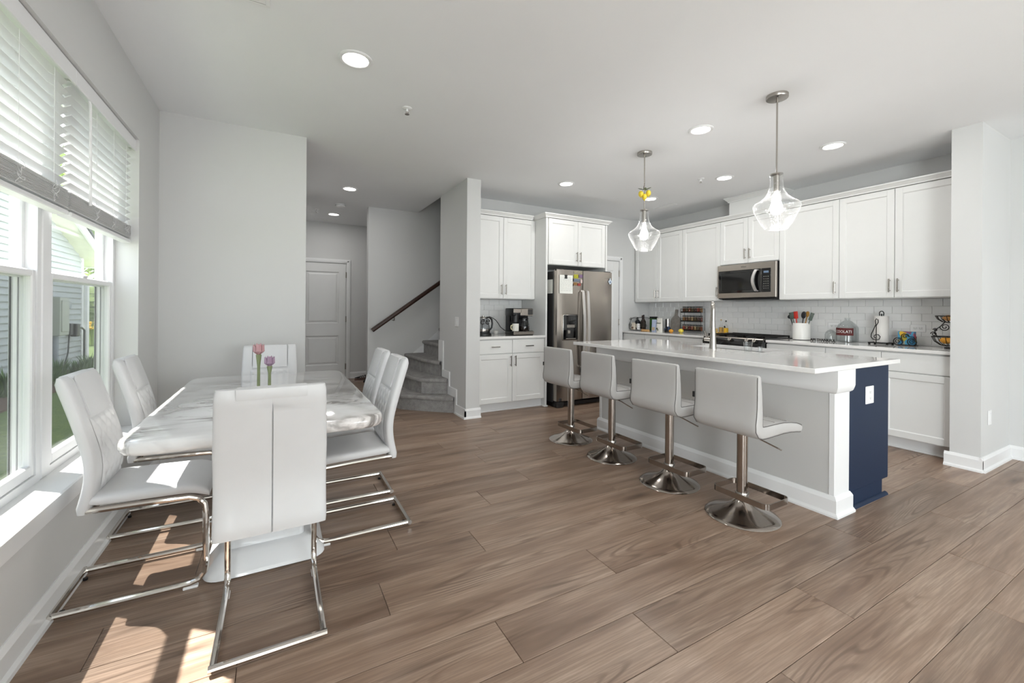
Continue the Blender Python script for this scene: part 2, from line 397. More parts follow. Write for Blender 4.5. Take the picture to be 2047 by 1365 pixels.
# window wall with the double window opening, and an unseen opening added to let daylight in
WZ0, WZ1, WYA, WYB = .475, 2.335, 1.71, 3.607
wl = MB(); T = .2
wl.box(XL - T, XL, YBK, -3.3, 0, HC).box(XL - T, XL, -3.3, -1.7, 2.3, HC).box(XL - T, XL, -1.7, -.5, 0, HC).box(XL - T, XL, -.5, WYA, 0, HC).box(XL - T, XL, WYB, YP, 0, HC).box(XL - T, XL, WYA, WYB, 0, WZ0 - .03).box(XL - T, XL, WYA, WYB, WZ1, HC)
struct('wall_left', wl, M_wall, 'light grey window wall beside the dining table', 'wall', smooth=False)
struct('wall_partition', MB().box(XL - .2, XP, YP, 8.25, 0, HC), M_wall, 'pale grey partition wall behind the dining table', 'wall', smooth=False)
struct('wall_hall_end', MB().box(XP, 2.6, YH, YH + .2, 0, HC), M_wall, 'grey wall at the end of the hall around the white door', 'wall', smooth=False)
struct('wall_hall_right', MB().box(2.6, 2.7, YS + .115, YH + .2, 0, HC), M_wall, 'grey side wall of the hall behind the stair wall', 'wall', smooth=False)
struct('wall_stair', MB().box(1.16, 4.4, YS, YS + .115, 0, 4.2), M_wall, 'grey wall carrying the dark stair handrail', 'wall', smooth=False)
struct('wall_stair_side', MB().box(SX0, SX1, SY0, SY1, 0, HC).box(SX1, 4.4, YB + .02, SY1, 0, 4.2).box(1.9, SX1, YB + .02, SY1, HC, 4.2), M_wall, 'grey wall block between the stairs and the coffee counter', 'wall', smooth=False)
struct('wall_stair_top', MB().box(4.3, 4.4, SY1, YS, 0, 4.2).box(1.8, 1.9, SY1, YS, HC + .25, 4.2).box(1.8, 4.4, SY1, YS, 4.2, 4.3), M_wall, 'upper walls of the dark stairwell', 'wall', smooth=False)
struct('wall_kitchen_back', MB().box(SX1, XR + .2, YB, YB + .02, 0, HC), M_wall, 'grey kitchen wall behind the refrigerator and pantry door', 'wall', smooth=False)
wk = struct('wall_kitchen', MB().box(XR, XR + .2, YBK, YB, 0, HC), M_wall, 'grey kitchen wall behind the long run of white cabinets', 'wall', smooth=False)
struct('wall_wing', MB().box(WX, XR, WY0, WY1, 0, HC), M_wall, 'short grey wing wall closing the end of the kitchen counter', 'wall', smooth=False)
bk = MB().box(XL - .2, XR + .2, YBK - .2, YBK, 0, HC)
struct('wall_back', bk, M_wall, 'grey end wall of the living room', 'wall', smooth=False)

# baseboards with shoe moulding
def base_profile(mb, p0, p1, nrm, h=.112):
    """baseboard along p0->p1 (xy), nrm = outward normal"""
    prof = [(0, 0), (.03, 0), (.028, .014), (.019, .022), (.016, .024), (.016, h - .022), (.011, h - .012), (.005, h), (0, h)]
    a, b = Vector(p0), Vector(p1); n = Vector(nrm)
    vs = [(*(q + n * d), z) for q in (a, b) for d, z in prof]; k = len(prof)
    fs = [list(range(k))[::-1], list(range(k, 2 * k))] + [(i, (i + 1) % k, k + (i + 1) % k, k + i) for i in range(k)]
    return mb.add(vs, fs)
def baseboard(name, runs, label, h=.112, m=None):
    mb = MB()
    for r in runs: base_profile(mb, *r, h=h)
    return struct(name, mb, m or M_trim, label, 'baseboard', ang=25)
baseboard('baseboard_left', [((XL, -.5), (XL, YP), (1, 0))], 'white baseboard under the dining window')
baseboard('baseboard_partition', [((XL, YP), (XP + .0, YP), (0, -1))], 'white baseboard along the partition wall')
baseboard('baseboard_hall', [((1.143, YH), (2.6, YH), (0, -1))], 'white baseboard beside the hall door')
baseboard('baseboard_wing', [((WX, WY1 + .03), (WX, WY0 - .016), (-1, 0)), ((WX - .016, WY0), (XR, WY0), (0, -1)), ((XR, WY0), (XR, YBK), (-1, 0))], 'white baseboard around the wing wall')
bs = MB(); base_profile(bs, (SX0 - .016, SY0), (SX1 + .012, SY0), (0, -1))
# stepped skirting climbing with the first stairs
prof = [(SY0 - .016, 0), (4.79, 0), (4.79, .19), (5.02, .19), (5.02, .38), (5.24, .38), (5.24, .57), (5.37, .57), (5.37, .84), (5.2, .84), (5.2, .47), (4.97, .47), (4.97, .29), (4.73, .29), (4.73, .112), (SY0 - .016, .112)]
bs.prism(prof, 'x', SX0 - .016, SX0)
bs.prism([(SY0 - .03, 0), (4.76, 0), (4.76, .018), (SY0 - .03, .022)], 'x', SX0 - .03, SX0 - .016)
struct('baseboard_stair', bs, M_trim, 'white stepped skirting rising beside the carpeted stairs', 'baseboard', ang=25)

# ------------------------------------------------------------------ double window
def window(name, y0, y1, label):
    w = empty(name, (-.915, (y0 + y1) / 2, WZ0), label, 'window'); w['kind'] = 'structure'
    h = (y1 - y0) / 2; H = WZ1 - WZ0
    f = MB()   # outer frame, local coordinates: x outwards is negative
    for a, b in ((-h, -h + .035), (h - .035, h)): f.box(-.075, .004, a, b, 0, H)
    f.box(-.075, .004, -h + .035, h - .035, 0, .035).box(-.075, .004, -h + .035, h - .035, H - .035, H)
    f.build('window_frame', M_vinyl, w)
    tr = MB()  # ridged jamb tracks seen through the glass
    for sg in (-1, 1):
        for i, (xx, d) in enumerate(((-.035, .012), (-.05, .02), (-.066, .012))): tr.box(xx - .012, xx, *sorted((sg * (h - .035), sg * (h - .035 - d))), .035, H - .035)
    tr.build('jamb_track', M_vinyl, w)
    def sash(nm, x0, x1, z0, z1, rail, stile, rt_):
        s = MB(); a = h - .036
        s.rbox(x0, x1, -a, -a + stile, z0, z1, .005).rbox(x0, x1, a - stile, a, z0, z1, .005)
        s.rbox(x0, x1, -a + stile - .004, a - stile + .004, z0, z0 + rail, .005).rbox(x0, x1, -a + stile - .004, a - stile + .004, z1 - rt_, z1, .005)
        so = s.build(nm, M_vinyl, w)
        MB().box((x0 + x1) / 2 - .003, (x0 + x1) / 2 + .003, -a + stile - .006, a - stile + .006, z0 + rail - .006, z1 - rt_ + .006).build('pane', M_pane, so, smooth=False)
        return so
    mid = 1.40 - WZ0
    lo = sash('lower_sash', -.03, .0, .036, mid, .05, .032, .03)
    sash('upper_sash', -.062, -.034, mid - .035, H - .036, .035, .03, .04)
    lk = MB().rbox(-.02, .0, -.03, .03, mid - .001, mid + .012, .003).cyl((-.012, 0, mid + .01), (-.012, .02, mid + .016), .006, 8); lk.build('sash_lock', M_vinyl, lo)
    MB().box(-.0722, -.0718, -h + .036, h - .036, .03, mid).build('insect_screen', M_screen, w, smooth=False)
    sc = MB()
    for a, b in ((-h + .034, -h + .05), (h - .05, h - .034)): sc.box(-.0745, -.069, a, b, .03, mid)
    sc.box(-.0745, -.069, -h + .05, h - .05, mid - .014, mid); sc.build('screen_frame', M_dgrey, w, smooth=False)
    return w
window('window_1', 1.72, 2.64, 'white vinyl sash window, the one farther from the partition wall')
window('window_2', 2.70, 3.60, 'white vinyl sash window, the one next to the partition wall')
struct('trim_1', MB().rbox(-.985, -.907, 2.64, 2.70, WZ0, WZ1, .006), M_vinyl, 'white mullion between the two sash windows', 'trim')
rev = MB().box(-.99, XL + .001, WYB - .004, WYB + .002, WZ0, WZ1).box(-.99, XL + .001, WYA, WYB, WZ1 - .004, WZ1 + .002).box(-.99, XL + .001, WYA - .002, WYA + .006, WZ0, WZ1)
struct('trim_2', rev, M_wall, 'painted reveal lining the double window recess', 'trim', smooth=False)
sill = MB().rbox(-.93, XL + .024, WYA - .02, WYB, WZ0 - .026, WZ0, .006).rbox(XL, XL + .014, WYA - .02, WYB + .0, WZ0 - .085, WZ0 - .026, .003)
struct('trim_3', sill, M_trim, 'white window sill board with apron under the double window', 'trim')
MBk = MB().rbox(XL - .004, XL + .024, WYB - .002, WYB + .045, WZ0 - .026, WZ0, .005)
struct('trim_4', MBk, M_trim, 'small white end of the window sill against the wall', 'trim')

# ------------------------------------------------------------------ window blinds
def blind(y0, y1, label, wand, cords):
    b = empty('window_blind', (-.855, (y0 + y1) / 2, 2.30), label, 'blind', 'raised white blinds over the dining windows')
    h = (y1 - y0) / 2
    MB().rbox(-.03, .03, -h, h, -.03, .02, .003).build('headrail', M_vinyl, b)
    MB().rbox(.034, .044, -h - .0145, h + .0145, -.045, .028, .002).build('valance', M_vinyl, b)
    me = MB(); a = radians(-40); c, s = cos(a), sin(a)   # slightly arched slat, inner edge high
    pts = [(-.025, -.0018), (-.012, .0006), (0, .0014), (.012, .0006), (.025, -.0018)]
    top = [(x * c + z * s, -x * s + z * c) for x, z in pts]; bot = [(x * c + (z - .0026) * s, -x * s + (z - .0026) * c) for x, z in pts][::-1]
    slat = MB().prism(top + bot, 'y', -h, h).mesh('slat', M_slat)
    z = -.06; k = 0
    while z > -.525: inst('slat', slat, b, (0, 0, z)); z -= .0445
    flat = MB().rbox(-.025, .025, -h, h, -.0014, .0014, .0008).mesh('slat', M_slat)
    z = -.536
    while z > -.616: inst('slat', flat, b, ((random.random() - .5) * .004, (random.random() - .5) * .003, z), (0, (random.random() - .5) * .02, 0)); z -= .0052
    MB().rbox(-.026, .026, -h, h, -.645, -.624, .004).build('bottom_rail', M_vinyl, b)
    for yy in cords:
        m = MB().cyl((.029, yy, -.05), (.029, yy, -.53), .0009, 5).cyl((-.028, yy, -.05), (-.028, yy, -.53), .0009, 5)
        q = -.075
        while q > -.5: m.cyl((.028, yy, q - .012), (-.026, yy + .004, q + .018), .0006, 4); q -= .0445
        lad = m.build('ladder_cord', M_plate, b)
        pts = []
        for i in range(46):
            t = i / 45; pts.append((.034 + .008 * sin(t * 19), yy + .014 * sin(t * 26 + yy * 9), -.535 - .075 * t + .01 * cos(t * 31)))
        MB().tube(pts, .0009, 5).build('cord_knot', M_plate, lad)
    if wand is not None:
        MB().tube([(.036, wand, -.045), (.04, wand, -.06), (.042, wand + .004, -.56)], .0058, 8).build('tilt_wand', M_plate, b)
    return b
blind(1.74, 2.655, 'raised white slatted blind over the window farther from the partition wall', None, (-.28, .02, .3))
blind(2.685, 3.59, 'raised white slatted blind over the window next to the partition wall', -.29, (-.16, .1, .33))

# ------------------------------------------------------------------ interior doors
def panel_door(name, x0, x1, yf, label, hinge_x, panels, h=2.032):
    """door in a wall facing -y; yf = wall face"""
    d = empty(name, ((x0 + x1) / 2, yf, 0), label, 'door'); d['kind'] = 'structure'
    w = (x1 - x0) / 2
    MB().box(-w, w, -.008, .0, .012, h).build('door_back', M_door, d, smooth=False)
    st = .115; s = MB(); zs = [.012] + [q for p in panels for q in p] + [h]
    s.rbox(-w, -w + st, -.02, -.004, .012, h, .002).rbox(w - st, w, -.02, -.004, .012, h, .002)
    for a, b in zip(zs[0::2], zs[1::2]): s.rbox(-w + st - .002, w - st + .002, -.02, -.004, a, b, .002)
    s.build('door_stiles', M_door, d)
    for a, b in panels:
        m = MB(); q = -w + st; r = w - st
        def ring(i, y): return [(q + i, y, a + i), (r - i, y, a + i), (r - i, y, b - i), (q + i, y, b - i)]
        m.loft([ring(0, -.020), ring(.012, -.010), ring(.024, -.008), ring(.05, -.017)], cap=False); m.add(ring(.05, -.017), [(0, 1, 2, 3)])
        m.build('door_panel', M_door, d, ang=12)
    c = MB(); cw = .068
    for a, b in ((-w - .012 - cw, -w - .012), (w + .012, w + .012 + cw)):
        c.rbox(a, b, -.028, .0, 0, h + .012 + cw, .005); c.rbox(a + .012, b - .02, -.034, -.026, 0, h + .012 + cw - .018, .003)
    c.rbox(-w - .012, w + .012, -.028, .0, h + .012, h + .012 + cw, .005).rbox(-w - .05, w + .05, -.034, -.026, h + .03, h + .062, .003)
    c.build('door_casing', M_trim, d)
    for z in (.22, 1.06, 1.84):
        MB().rbox(hinge_x - .011, hinge_x + .011, -.0255, -.0185, z - .05, z + .05, .001).cyl((hinge_x, -.028, z - .05), (hinge_x, -.028, z + .05), .006, 8).build('hinge', M_nickel, d)
    return d
panel_door('door_1', .31, 1.06, YH, 'white two panel door at the end of the hall', .38, ((.26, .77), (.985, 1.885)))
panel_door('door_2', 4.11, 4.82, YB, 'white pantry door with coat hook beside the refrigerator', .36, ((.26, .77), (.985, 1.885)))

# ------------------------------------------------------------------ staircase
st = empty('staircase', (1.86, 4.77, 0), 'grey carpeted winder stairs beside the white stepped skirting', 'stairs'); st['kind'] = 'structure'
def step(fr, z0, z1, nose=.028):
    """fr: front edge polyline from the column side to the stair wall; body + rounded nosing"""
    fr = [Vector(p) for p in fr]; back = [Vector((2.6, YS - .012)), Vector((2.6, fr[0].y if fr[0].y > 5.38 else 5.38))]
    if fr[0].y < 5.38: back += [Vector((1.862, 5.38))]
    body = [(p.x - st.location.x, p.y - st.location.y) for p in fr + back]
    so = MB().prism(body, 'z', z0, z1 - .045).build('step', M_carpet, st)
    off = []
    for i, p in enumerate(fr):
        a = fr[max(i - 1, 0)]; b = fr[min(i + 1, len(fr) - 1)]; t = (b - a).normalized(); nn = Vector((t.y, -t.x))
        if nn.x + nn.y > 0: nn = -nn
        off.append(nn)
    rings = []
    for d, z in ((0, z1 - .045), (nose * .7, z1 - .045), (nose, z1 - .03), (nose * .9, z1 - .012), (nose * .4, z1 - .001), (-.01, z1)):
        rings.append([(p.x + n.x * d - st.location.x, p.y + n.y * d - st.location.y, z) for p, n in zip(fr, off)] + [(q.x - st.location.x, q.y - st.location.y, z) for q in back])
    MB().loft(rings).build('tread', M_carpet, so, ang=50)
step([(1.862, 4.79), (1.62, 5.0), (1.36, 5.25), (1.24, 5.55), (1.22, 6.0), (1.22, YS - .012)], 0, .19)
step([(1.862, 5.02), (1.72, 5.1), (1.585, 5.19), (1.52, 5.45), (1.48, 5.9), (1.46, YS - .012)], .145, .38)
step([(1.862, 5.26), (1.80, 5.40), (1.75, 5.7), (1.72, YS - .012)], .335, .57)
for i in range(4):
    x = 2.0 + .265 * i; z = .57 + .19 * i
    step([(x, 5.39), (x, 5.9), (x, YS - .012)], z - .045, z + .19)
# skirt board on the stair wall and handrail
sk = MB().prism([(1.2, .0), (1.2, .06), (1.30, .14), (2.6, 1.19), (2.6, .9), (1.5, 0)], 'y', YS - .016, YS); struct('trim_5', sk, M_trim, 'white skirt board slanting up the stair wall', 'trim')
hr = empty('handrail', (1.21, YS - .07, .93), 'dark stained wooden handrail on the stair wall', 'handrail')
dx, dz = 1.45, 1.04; L = sqrt(dx * dx + dz * dz); ax = atan2(dz, dx)
rail = MB().loft([[(x, y, z) for y, z in ((-.028, -.018), (-.03, .0), (-.022, .022), (0, .03), (.022, .022), (.03, 0), (.028, -.018), (.016, -.03), (-.016, -.03))] for x in (0, L)])
rail.xf(lambda x, y, z: (x * cos(ax) - z * sin(ax), y, x * sin(ax) + z * cos(ax))); rail.build('rail', M_rail, hr, ang=50)
for t in (.22, .82):
    bx = dx * t; bz = dz * t
    MB().tube([(bx, .068, bz - .085), (bx, .02, bz - .085), (bx, 0, bz - .06), (bx, 0, bz - .03)], .008, 8).lathe([(.028, -.085)] * 1 + [(.028, -.08)], (bx, .066, bz)).build('bracket', M_nickel, hr)

# ------------------------------------------------------------------ shoes at the hall corner
def shoe(loc, rz, label, m, lace=True):
    s = empty('shoe', loc, label, 'shoe', 'shoes on the hall floor', rz)
    prof = [(-.14, .035, .03), (-.12, .04, .085), (-.05, .042, .09), (.02, .044, .07), (.09, .046, .05), (.14, .03, .035)]
    MB().loft([[(x, w * cos(a), .022 + (h - .022) * max(0, sin(a)) + (.0 if sin(a) > 0 else 0)) for a in [pi * i / 8 for i in range(9)]] for x, w, h in prof]).build('upper', m, s, ang=60)
    MB().loft([[(x, w * c, z) for c, z in ((-1.06, 0), (1.06, 0), (1.06, .024), (-1.06, .024))] for x, w, h in prof]).build('sole', mat('shoe_sole_' + m.name, rgb(168, 150, 142) if lace else rgb(30, 28, 27), .7), s)
    if lace:
        q = MB()
        for i in range(3): q.tube([(-.02 + .03 * i, -.03, .07), (-.01 + .03 * i, 0, .092 - .012 * i), (-.02 + .03 * i, .03, .07)], .004, 6)
        q.build('laces', M_plate, s)
shoe((1.30, 7.62, 0), 2.9, 'dark brown leather shoe with pale sole beside the stair wall end', M_wood_leg)
shoe((1.33, 7.80, 0), 2.7, 'black trainer with white laces by the hall baseboard', M_black)
shoe((1.42, 7.46, 0), 2.8, 'black shoe half hidden behind the stair wall end', M_dark, False)

# ------------------------------------------------------------------ cabinet parts (local: front faces -y, x across, z up)
def slab_front(w, h, fr=.058, rec=.009, th=.02):
    """shaker front: four frame members and a recessed panel, one mesh; back at y=0, front at y=-th"""
    m = MB(); b = .0022
    m.rbox(0, fr, -th, 0, 0, h, b).rbox(w - fr, w, -th, 0, 0, h, b).rbox(fr - .001, w - fr + .001, -th, 0, 0, fr, b).rbox(fr - .001, w - fr + .001, -th, 0, h - fr, h, b)
    m.box(fr - .002, w - fr + .002, -th + rec, -.002, fr - .002, h - fr + .002)
    def ring(i, y): return [(fr + i, y, fr + i), (w - fr - i, y, fr + i), (w - fr - i, y, h - fr - i), (fr + i, y, h - fr - i)]
    m.loft([ring(-.002, -th + .002), ring(.006, -th + rec - .0002)], cap=False); return m
def pull(parent, x, z, vert=True, L=.13, y=-.02):
    r = .0055; a = L / 2 - .016
    m = MB()
    if vert:
        m.rbox(x - .006, x + .006, y - .034, y - .026, z - L / 2, z + L / 2, .002)
        for s in (-a, a): m.rbox(x - .0045, x + .0045, y - .028, y, z + s - .005, z + s + .005, .001)
    else:
        m.rbox(x - L / 2, x + L / 2, y - .034, y - .026, z - .006, z + .006, .002)
        for s in (-a, a): m.rbox(x + s - .005, x + s + .005, y - .028, y, z - .0045, z + .0045, .001)
    return m.build('pull_handle', M_nickel, parent)
def place(o, loc, facing):
    o.location = loc; o.rotation_euler = (0, 0, {'-y': 0, '-x': -pi / 2}[facing]); return o
def wall_cabinet(loc, facing, w, h, depth, doors, label, group='white wall cabinets', body=True):
    """loc = front lower corner of the carcass face (left end seen from the front); doors: list of (x0,x1,handle_x or None)"""
    c = empty('wall_cabinet', (0, 0, 0), label, 'cabinet', group); place(c, loc, facing)
    MB().box(.0008, w - .0008, 0, depth, 0, h).build('body', M_cab, c, smooth=False)
    for x0, x1, hx in doors:
        d = slab_front(x1 - x0 - .004, h - .012).build('door', M_cab, c); d.location = (x0 + .002, -.0005, .006)
        if hx is not None: pull(d, hx - x0 - .002, .115)
    return c
def crown(mb, p0, p1, nrm, z, m0=(0, 0), m1=(0, 0), h=.052, out=.045):
    """small crown moulding along p0->p1"""
    prof = [(0, 0), (.012, 0), (.014, .012), (.022, .02), (out - .008, h - .016), (out, h - .012), (out, h), (0, h)]
    a, b = Vector(p0), Vector(p1); n = Vector(nrm); t = (b - a).normalized(); k = len(prof)
    vs = [(*(a + n * d - t * d * m0[0]), z + q) for d, q in prof] + [(*(b + n * d + t * d * m1[0]), z + q) for d, q in prof]
    fs = [list(range(k))[::-1], list(range(k, 2 * k))] + [(i, (i + 1) % k, k + (i + 1) % k, k + i) for i in range(k)]
    return mb.add(vs, fs)
UZ0, UZ1 = 1.383, 2.44
UX = 5.20      # kitchen uppers carcass front
def kx(y): return (UX + .0, y, UZ0)
# along the kitchen wall (front faces -x); local x runs towards -y
H = UZ1 - UZ0; D = XR - UX - .001
wall_cabinet((UX, 5.163, UZ0), '-x', .934, H, D, [(0, .467, .44), (.467, .934, .494)], 'white two door wall cabinet in the corner next to the pantry door')
wall_cabinet((UX, 4.229, UZ0), '-x', .606, H, D, [(0, .606, .575)], 'white one door wall cabinet between corner cabinet and microwave')
wall_cabinet((UX, 3.623, 1.852), '-x', .765, UZ1 - 1.852, D, [(0, .3825, .352), (.3825, .765, .413)], 'short white two door wall cabinet above the microwave')
wall_cabinet((UX, 2.858, UZ0), '-x', .609, H, D, [(0, .609, .575)], 'white one door wall cabinet just right of the microwave')
wall_cabinet((UX, 2.249, UZ0), '-x', .945, H, D, [(0, .46, .428), (.46, .945, .492)], 'white two door wall cabinet against the wing wall')
cm = crown(MB(), (UX - .02, WY1 + .002), (UX - .02, YB - .001), (-1, 0), UZ1 + .0, (0,), (0,)); cm.box(UX - .02, XR - .001, WY1 + .002, YB - .001, UZ1 + .001, UZ1 + .02)
tag(cm.build('crown_moulding', M_cab, ang=20), 'white crown moulding along the top of the long cabinet run', 'moulding')
# boxed duct cover above the microwave cabinet
dc = empty('duct_cover', (UX, 3.23, UZ1 + .052), 'white boxed duct cover rising above the microwave cabinet to the ceiling', 'duct cover')
MB().box(.03, XR - UX - .001, -.3, .3, .0, HC - UZ1 - .0525).build('box', M_cab, dc, smooth=False)
k = crown(MB(), (.03, -.3), (.03, .3), (-1, 0), HC - UZ1 - .052 - .062, (1,), (1,), .06, .05); crown(k, (.03, .3), (XR - UX - .001, .3), (0, 1), HC - UZ1 - .052 - .062, (1,), (0,), .06, .05); crown(k, (XR - UX - .001, -.3), (.03, -.3), (0, -1), HC - UZ1 - .052 - .062, (0,), (1,), .06, .05)
k.build('crown', M_cab, dc, ang=20)
# coffee corner uppers and refrigerator surround
wall_cabinet((2.053, 4.85, UZ0), '-y', .965, H, YB - 4.85 - .001, [(0, .487, .455), (.487, .965, .519)], 'white two door wall cabinet above the coffee maker')
fc = wall_cabinet((3.046, 4.585, 1.835), '-y', .972, UZ1 - 1.835, YB - 4.585 - .001, [(.012, .486, .456), (.486, .96, .516)], 'deep white two door cabinet above the refrigerator')
cm = crown(MB(), (2.053, 4.83), (2.972, 4.83), (0, -1), UZ1, (0,), (0,)); cm.box(2.053, 2.972, 4.83, YB - .001, UZ1 + .001, UZ1 + .02)
tag(cm.build('crown_moulding', M_cab, ang=20), 'short white crown moulding above the coffee counter cabinet', 'moulding')
cm = crown(MB(), (3.018, 4.565), (4.045, 4.565), (0, -1), UZ1, (1,), (1,)); crown(cm, (3.018, 4.825), (3.018, 4.565), (-1, 0), UZ1, (0,), (1,)); crown(cm, (4.045, 4.565), (4.045, YB - .001), (1, 0), UZ1, (1,), (0,)); cm.box(3.018, 4.045, 4.565, YB - .001, UZ1 + .001, UZ1 + .02)
tag(cm.build('crown_moulding', M_cab, ang=20), 'white crown moulding wrapping around the refrigerator cabinet', 'moulding')
tag(MB().rbox(3.019, 3.045, 4.567, YB - .001, 0, UZ1, .002).rbox(3.0, 3.06, 4.555, 4.62, 0, .018, .004).build('side_panel', M_cab), 'tall white panel between coffee counter and refrigerator', 'panel')
tag(MB().rbox(4.019, 4.044, 4.567, YB - .001, 0, UZ1, .002).build('side_panel', M_cab), 'tall white panel between refrigerator and pantry door', 'panel')

# base cabinets
def base_cabinet(loc, facing, w, depth, cols, label, drawers=True, group='white base cabinets', top=.888, dark=False):
    c = empty('base_cabinet', (0, 0, 0), label, 'cabinet', group); place(c, loc, facing)
    MB().box(.0008, w - .0008, 0, depth, .108, top).build('body', M_cab, c, smooth=False)
    tk = MB().box(.0008, w - .0008, .07, .09, 0, .108).rbox(.0008, w - .0008, .054, .07, 0, .02, .004); tk.build('toe_kick', M_trim, c)
    for x0, x1, hd, hv in cols:
        ww = x1 - x0 - .004
        d = MB().rbox(0, ww, -.02, 0, 0, .165, .0022).build('drawer', M_cab, c); d.location = (x0 + .002, -.0005, .712)
        if hd: pull(d, ww / 2, .085, False, .115)
        e = slab_front(ww, .585).build('door', M_cab, c); e.location = (x0 + .002, -.0005, .118)
        if hv is not None: pull(e, hv - x0, .50)
    return c
base_cabinet((2.053, 4.585, 0), '-y', .965, YB - 4.586, [(.0, .482, True, .45), (.482, .952, True, .515)], 'white base cabinet with two drawers under the coffee counter')
BX = 4.945
base_cabinet((BX, 5.16, 0), '-x', .91, XR - BX - .001, [(0, .455, False, None), (.455, .91, False, None)], 'white base cabinet in the corner next to the pantry door')
base_cabinet((BX, 4.249, 0), '-x', .62, XR - BX - .001, [(0, .62, False, None)], 'white base cabinet on the pantry side of the range')
base_cabinet((BX, 2.855, 0), '-x', .6, XR - BX - .001, [(0, .6, False, None)], 'white base cabinet on the wing wall side of the range')
base_cabinet((BX, 2.254, 0), '-x', .95, XR - BX - .001, [(0, .46, False, None), (.46, .95, False, None)], 'white base cabinet against the wing wall')
tag(MB().rbox(2.052, 3.018, 4.545, YB - .001, .89, .92, .004).build('worktop', M_quartz), 'white quartz worktop of the coffee counter', 'worktop')
tag(MB().rbox(4.905, XR - .001, 3.634, YB - .001, .89, .92, .004).build('worktop', M_quartz), 'white quartz worktop between pantry door and range', 'worktop')
tag(MB().rbox(4.905, XR - .001, WY1 + .001, 2.853, .89, .92, .004).build('worktop', M_quartz), 'white quartz worktop between range and wing wall', 'worktop')

# backsplash tiles: bricks in running bond, each its own piece
def backsplash(name, origin, ux, n_len, z0, z1, label):
    """origin = wall point at the left end; ux = direction along the wall; outward normal to the room"""
    nx = Vector((ux[1], -ux[0], 0)) if True else None
    b = empty(name, origin, label, 'backsplash'); b['kind'] = 'structure'
    b.rotation_euler = (0, 0, atan2(ux[1], ux[0]))      # local x along the wall, local -y into the room
    MB().box(0, n_len, -.003, -.0005, z0, z1).build('grout', M_grout, b, smooth=False)
    th, tw, g = .0745, .1515, .0022; cache = {}
    r = 0; z = z1
    while z - g > z0 + .004:
        za = max(z0, z - th); x = -tw / 2 if r % 2 else 0
        while x < n_len - .004:
            a, c = max(0, x), min(n_len, x + tw); key = (round(c - a, 3), round(z - za, 3))
            if c - a > .012:
                if key not in cache: cache[key] = MB().rbox(g / 2, key[0] - g / 2, -.0085, -.003, g / 2, key[1] - g / 2, .0015).mesh('tile', M_tile, smooth=False)
                inst('tile', cache[key], b, (a, 0, za), ((random.random() - .5) * .006, 0, (random.random() - .5) * .006))
            x += tw
        z -= th; r += 1
    return b
backsplash('wall_tiles_kitchen', (XR, YB - .001, 0), (0, -1), YB - WY1 - .002, .921, UZ0 - .001, 'glossy white subway tile backsplash along the kitchen wall')
backsplash('wall_tiles_coffee', (SX1 + .002, YB, 0), (1, 0), 3.018 - SX1 - .003, .921, UZ0 - .001, 'glossy white subway tile backsplash behind the coffee maker')

# outlets and switches
def plate(loc, face, w, h, label, kind, cat):
    o = empty('switch_plate' if kind == 'switch' else 'wall_outlet', loc, label, cat); o.rotation_euler = (0, 0, {'-y': 0, '-x': -pi / 2}[face])
    MB().rbox(-w / 2, w / 2, -.006, .0, -h / 2, h / 2, .003).build('cover_plate', M_plate, o)
    if kind == 'switch':
        n = max(1, int(w / .05))
        for i in range(n):
            x = (i - (n - 1) / 2) * .046; MB().rbox(x - .016, x + .016, -.0095, -.005, -.033, .033, .002).build('rocker', M_plate, o)
    else:
        horiz = w > h
        for s in (-1, 1):
            cx, cz = (s * .02, 0) if horiz else (0, s * .02)
            r = MB().rbox(cx - .015, cx + .015, -.0085, -.005, cz - .013, cz + .013, .004).build('receptacle', M_plate, o)
            MB().box(cx - .007, cx - .005, -.0088, -.008, cz - .004, cz + .005).box(cx + .005, cx + .007, -.0088, -.008, cz - .004, cz + .005).cyl((cx, -.0088, cz - .008), (cx, -.008, cz - .008), .0022, 6).build('slots', M_black, r, smooth=False)
    return o
plate((SX0, 4.755, 1.095), '-x', .116, .116, 'white double switch plate on the stair side wall block', 'switch', 'switch')
plate((5.015, WY0, .405), '-y', .074, .117, 'white blank plate low on the wing wall', 'switch', 'switch')
plate((XR - .0086, 1.72, 1.09), '-x', .118, .074, 'white outlet on tiles above the colourful napkin holder', 'outlet', 'outlet')
plate((XR - .0086, 2.44, 1.09), '-x', .118, .074, 'white outlet on tiles behind the clear jug', 'outlet', 'outlet')
plate((3.413, 1.3055, .70), '-y', .112, .116, 'white outlet on the navy end of the island', 'outlet', 'outlet')

# ------------------------------------------------------------------ island
IX0, IX1, IY0, IY1 = 2.97, 3.695, 1.306, 3.45
isl = empty('kitchen_island', (IX0, IY0, 0), 'kitchen island with pale grey seating side and navy end panel', 'kitchen island')
def il(mb, name, m, **kw): return mb.xf(lambda x, y, z: (x - IX0, y - IY0, z)).build(name, m, isl, **kw)
il(MB().box(IX0 + .02, IX1, IY0 + .03, IY1 - .03, .0, .66).box(IX0 + .02, IX0 + .06, IY0 + .03, IY1 - .03, .66, .889).box(IX1 - .02, IX1, IY0 + .03, IY1 - .03, .66, .889), 'core', M_navy, smooth=False)
il(MB().box(IX0, IX0 + .02, IY0 + .012, IY1 - .012, .0, .889), 'seating_panel', M_islegrey, smooth=False)
for a, b in ((IY0, IY0 + .03), (IY1 - .03, IY1)):
    pm = MB().rbox(IX0 - .004, 3.145, a - .004 if a == IY0 else a, b if a == IY0 else b + .004, 0, .889, .003)
    il(pm, 'corner_post', M_trim)
fr_prof = [(0, .745), (.010, .752), (.014, .758), (.020, .775), (.024, .79), (.024, .889)]
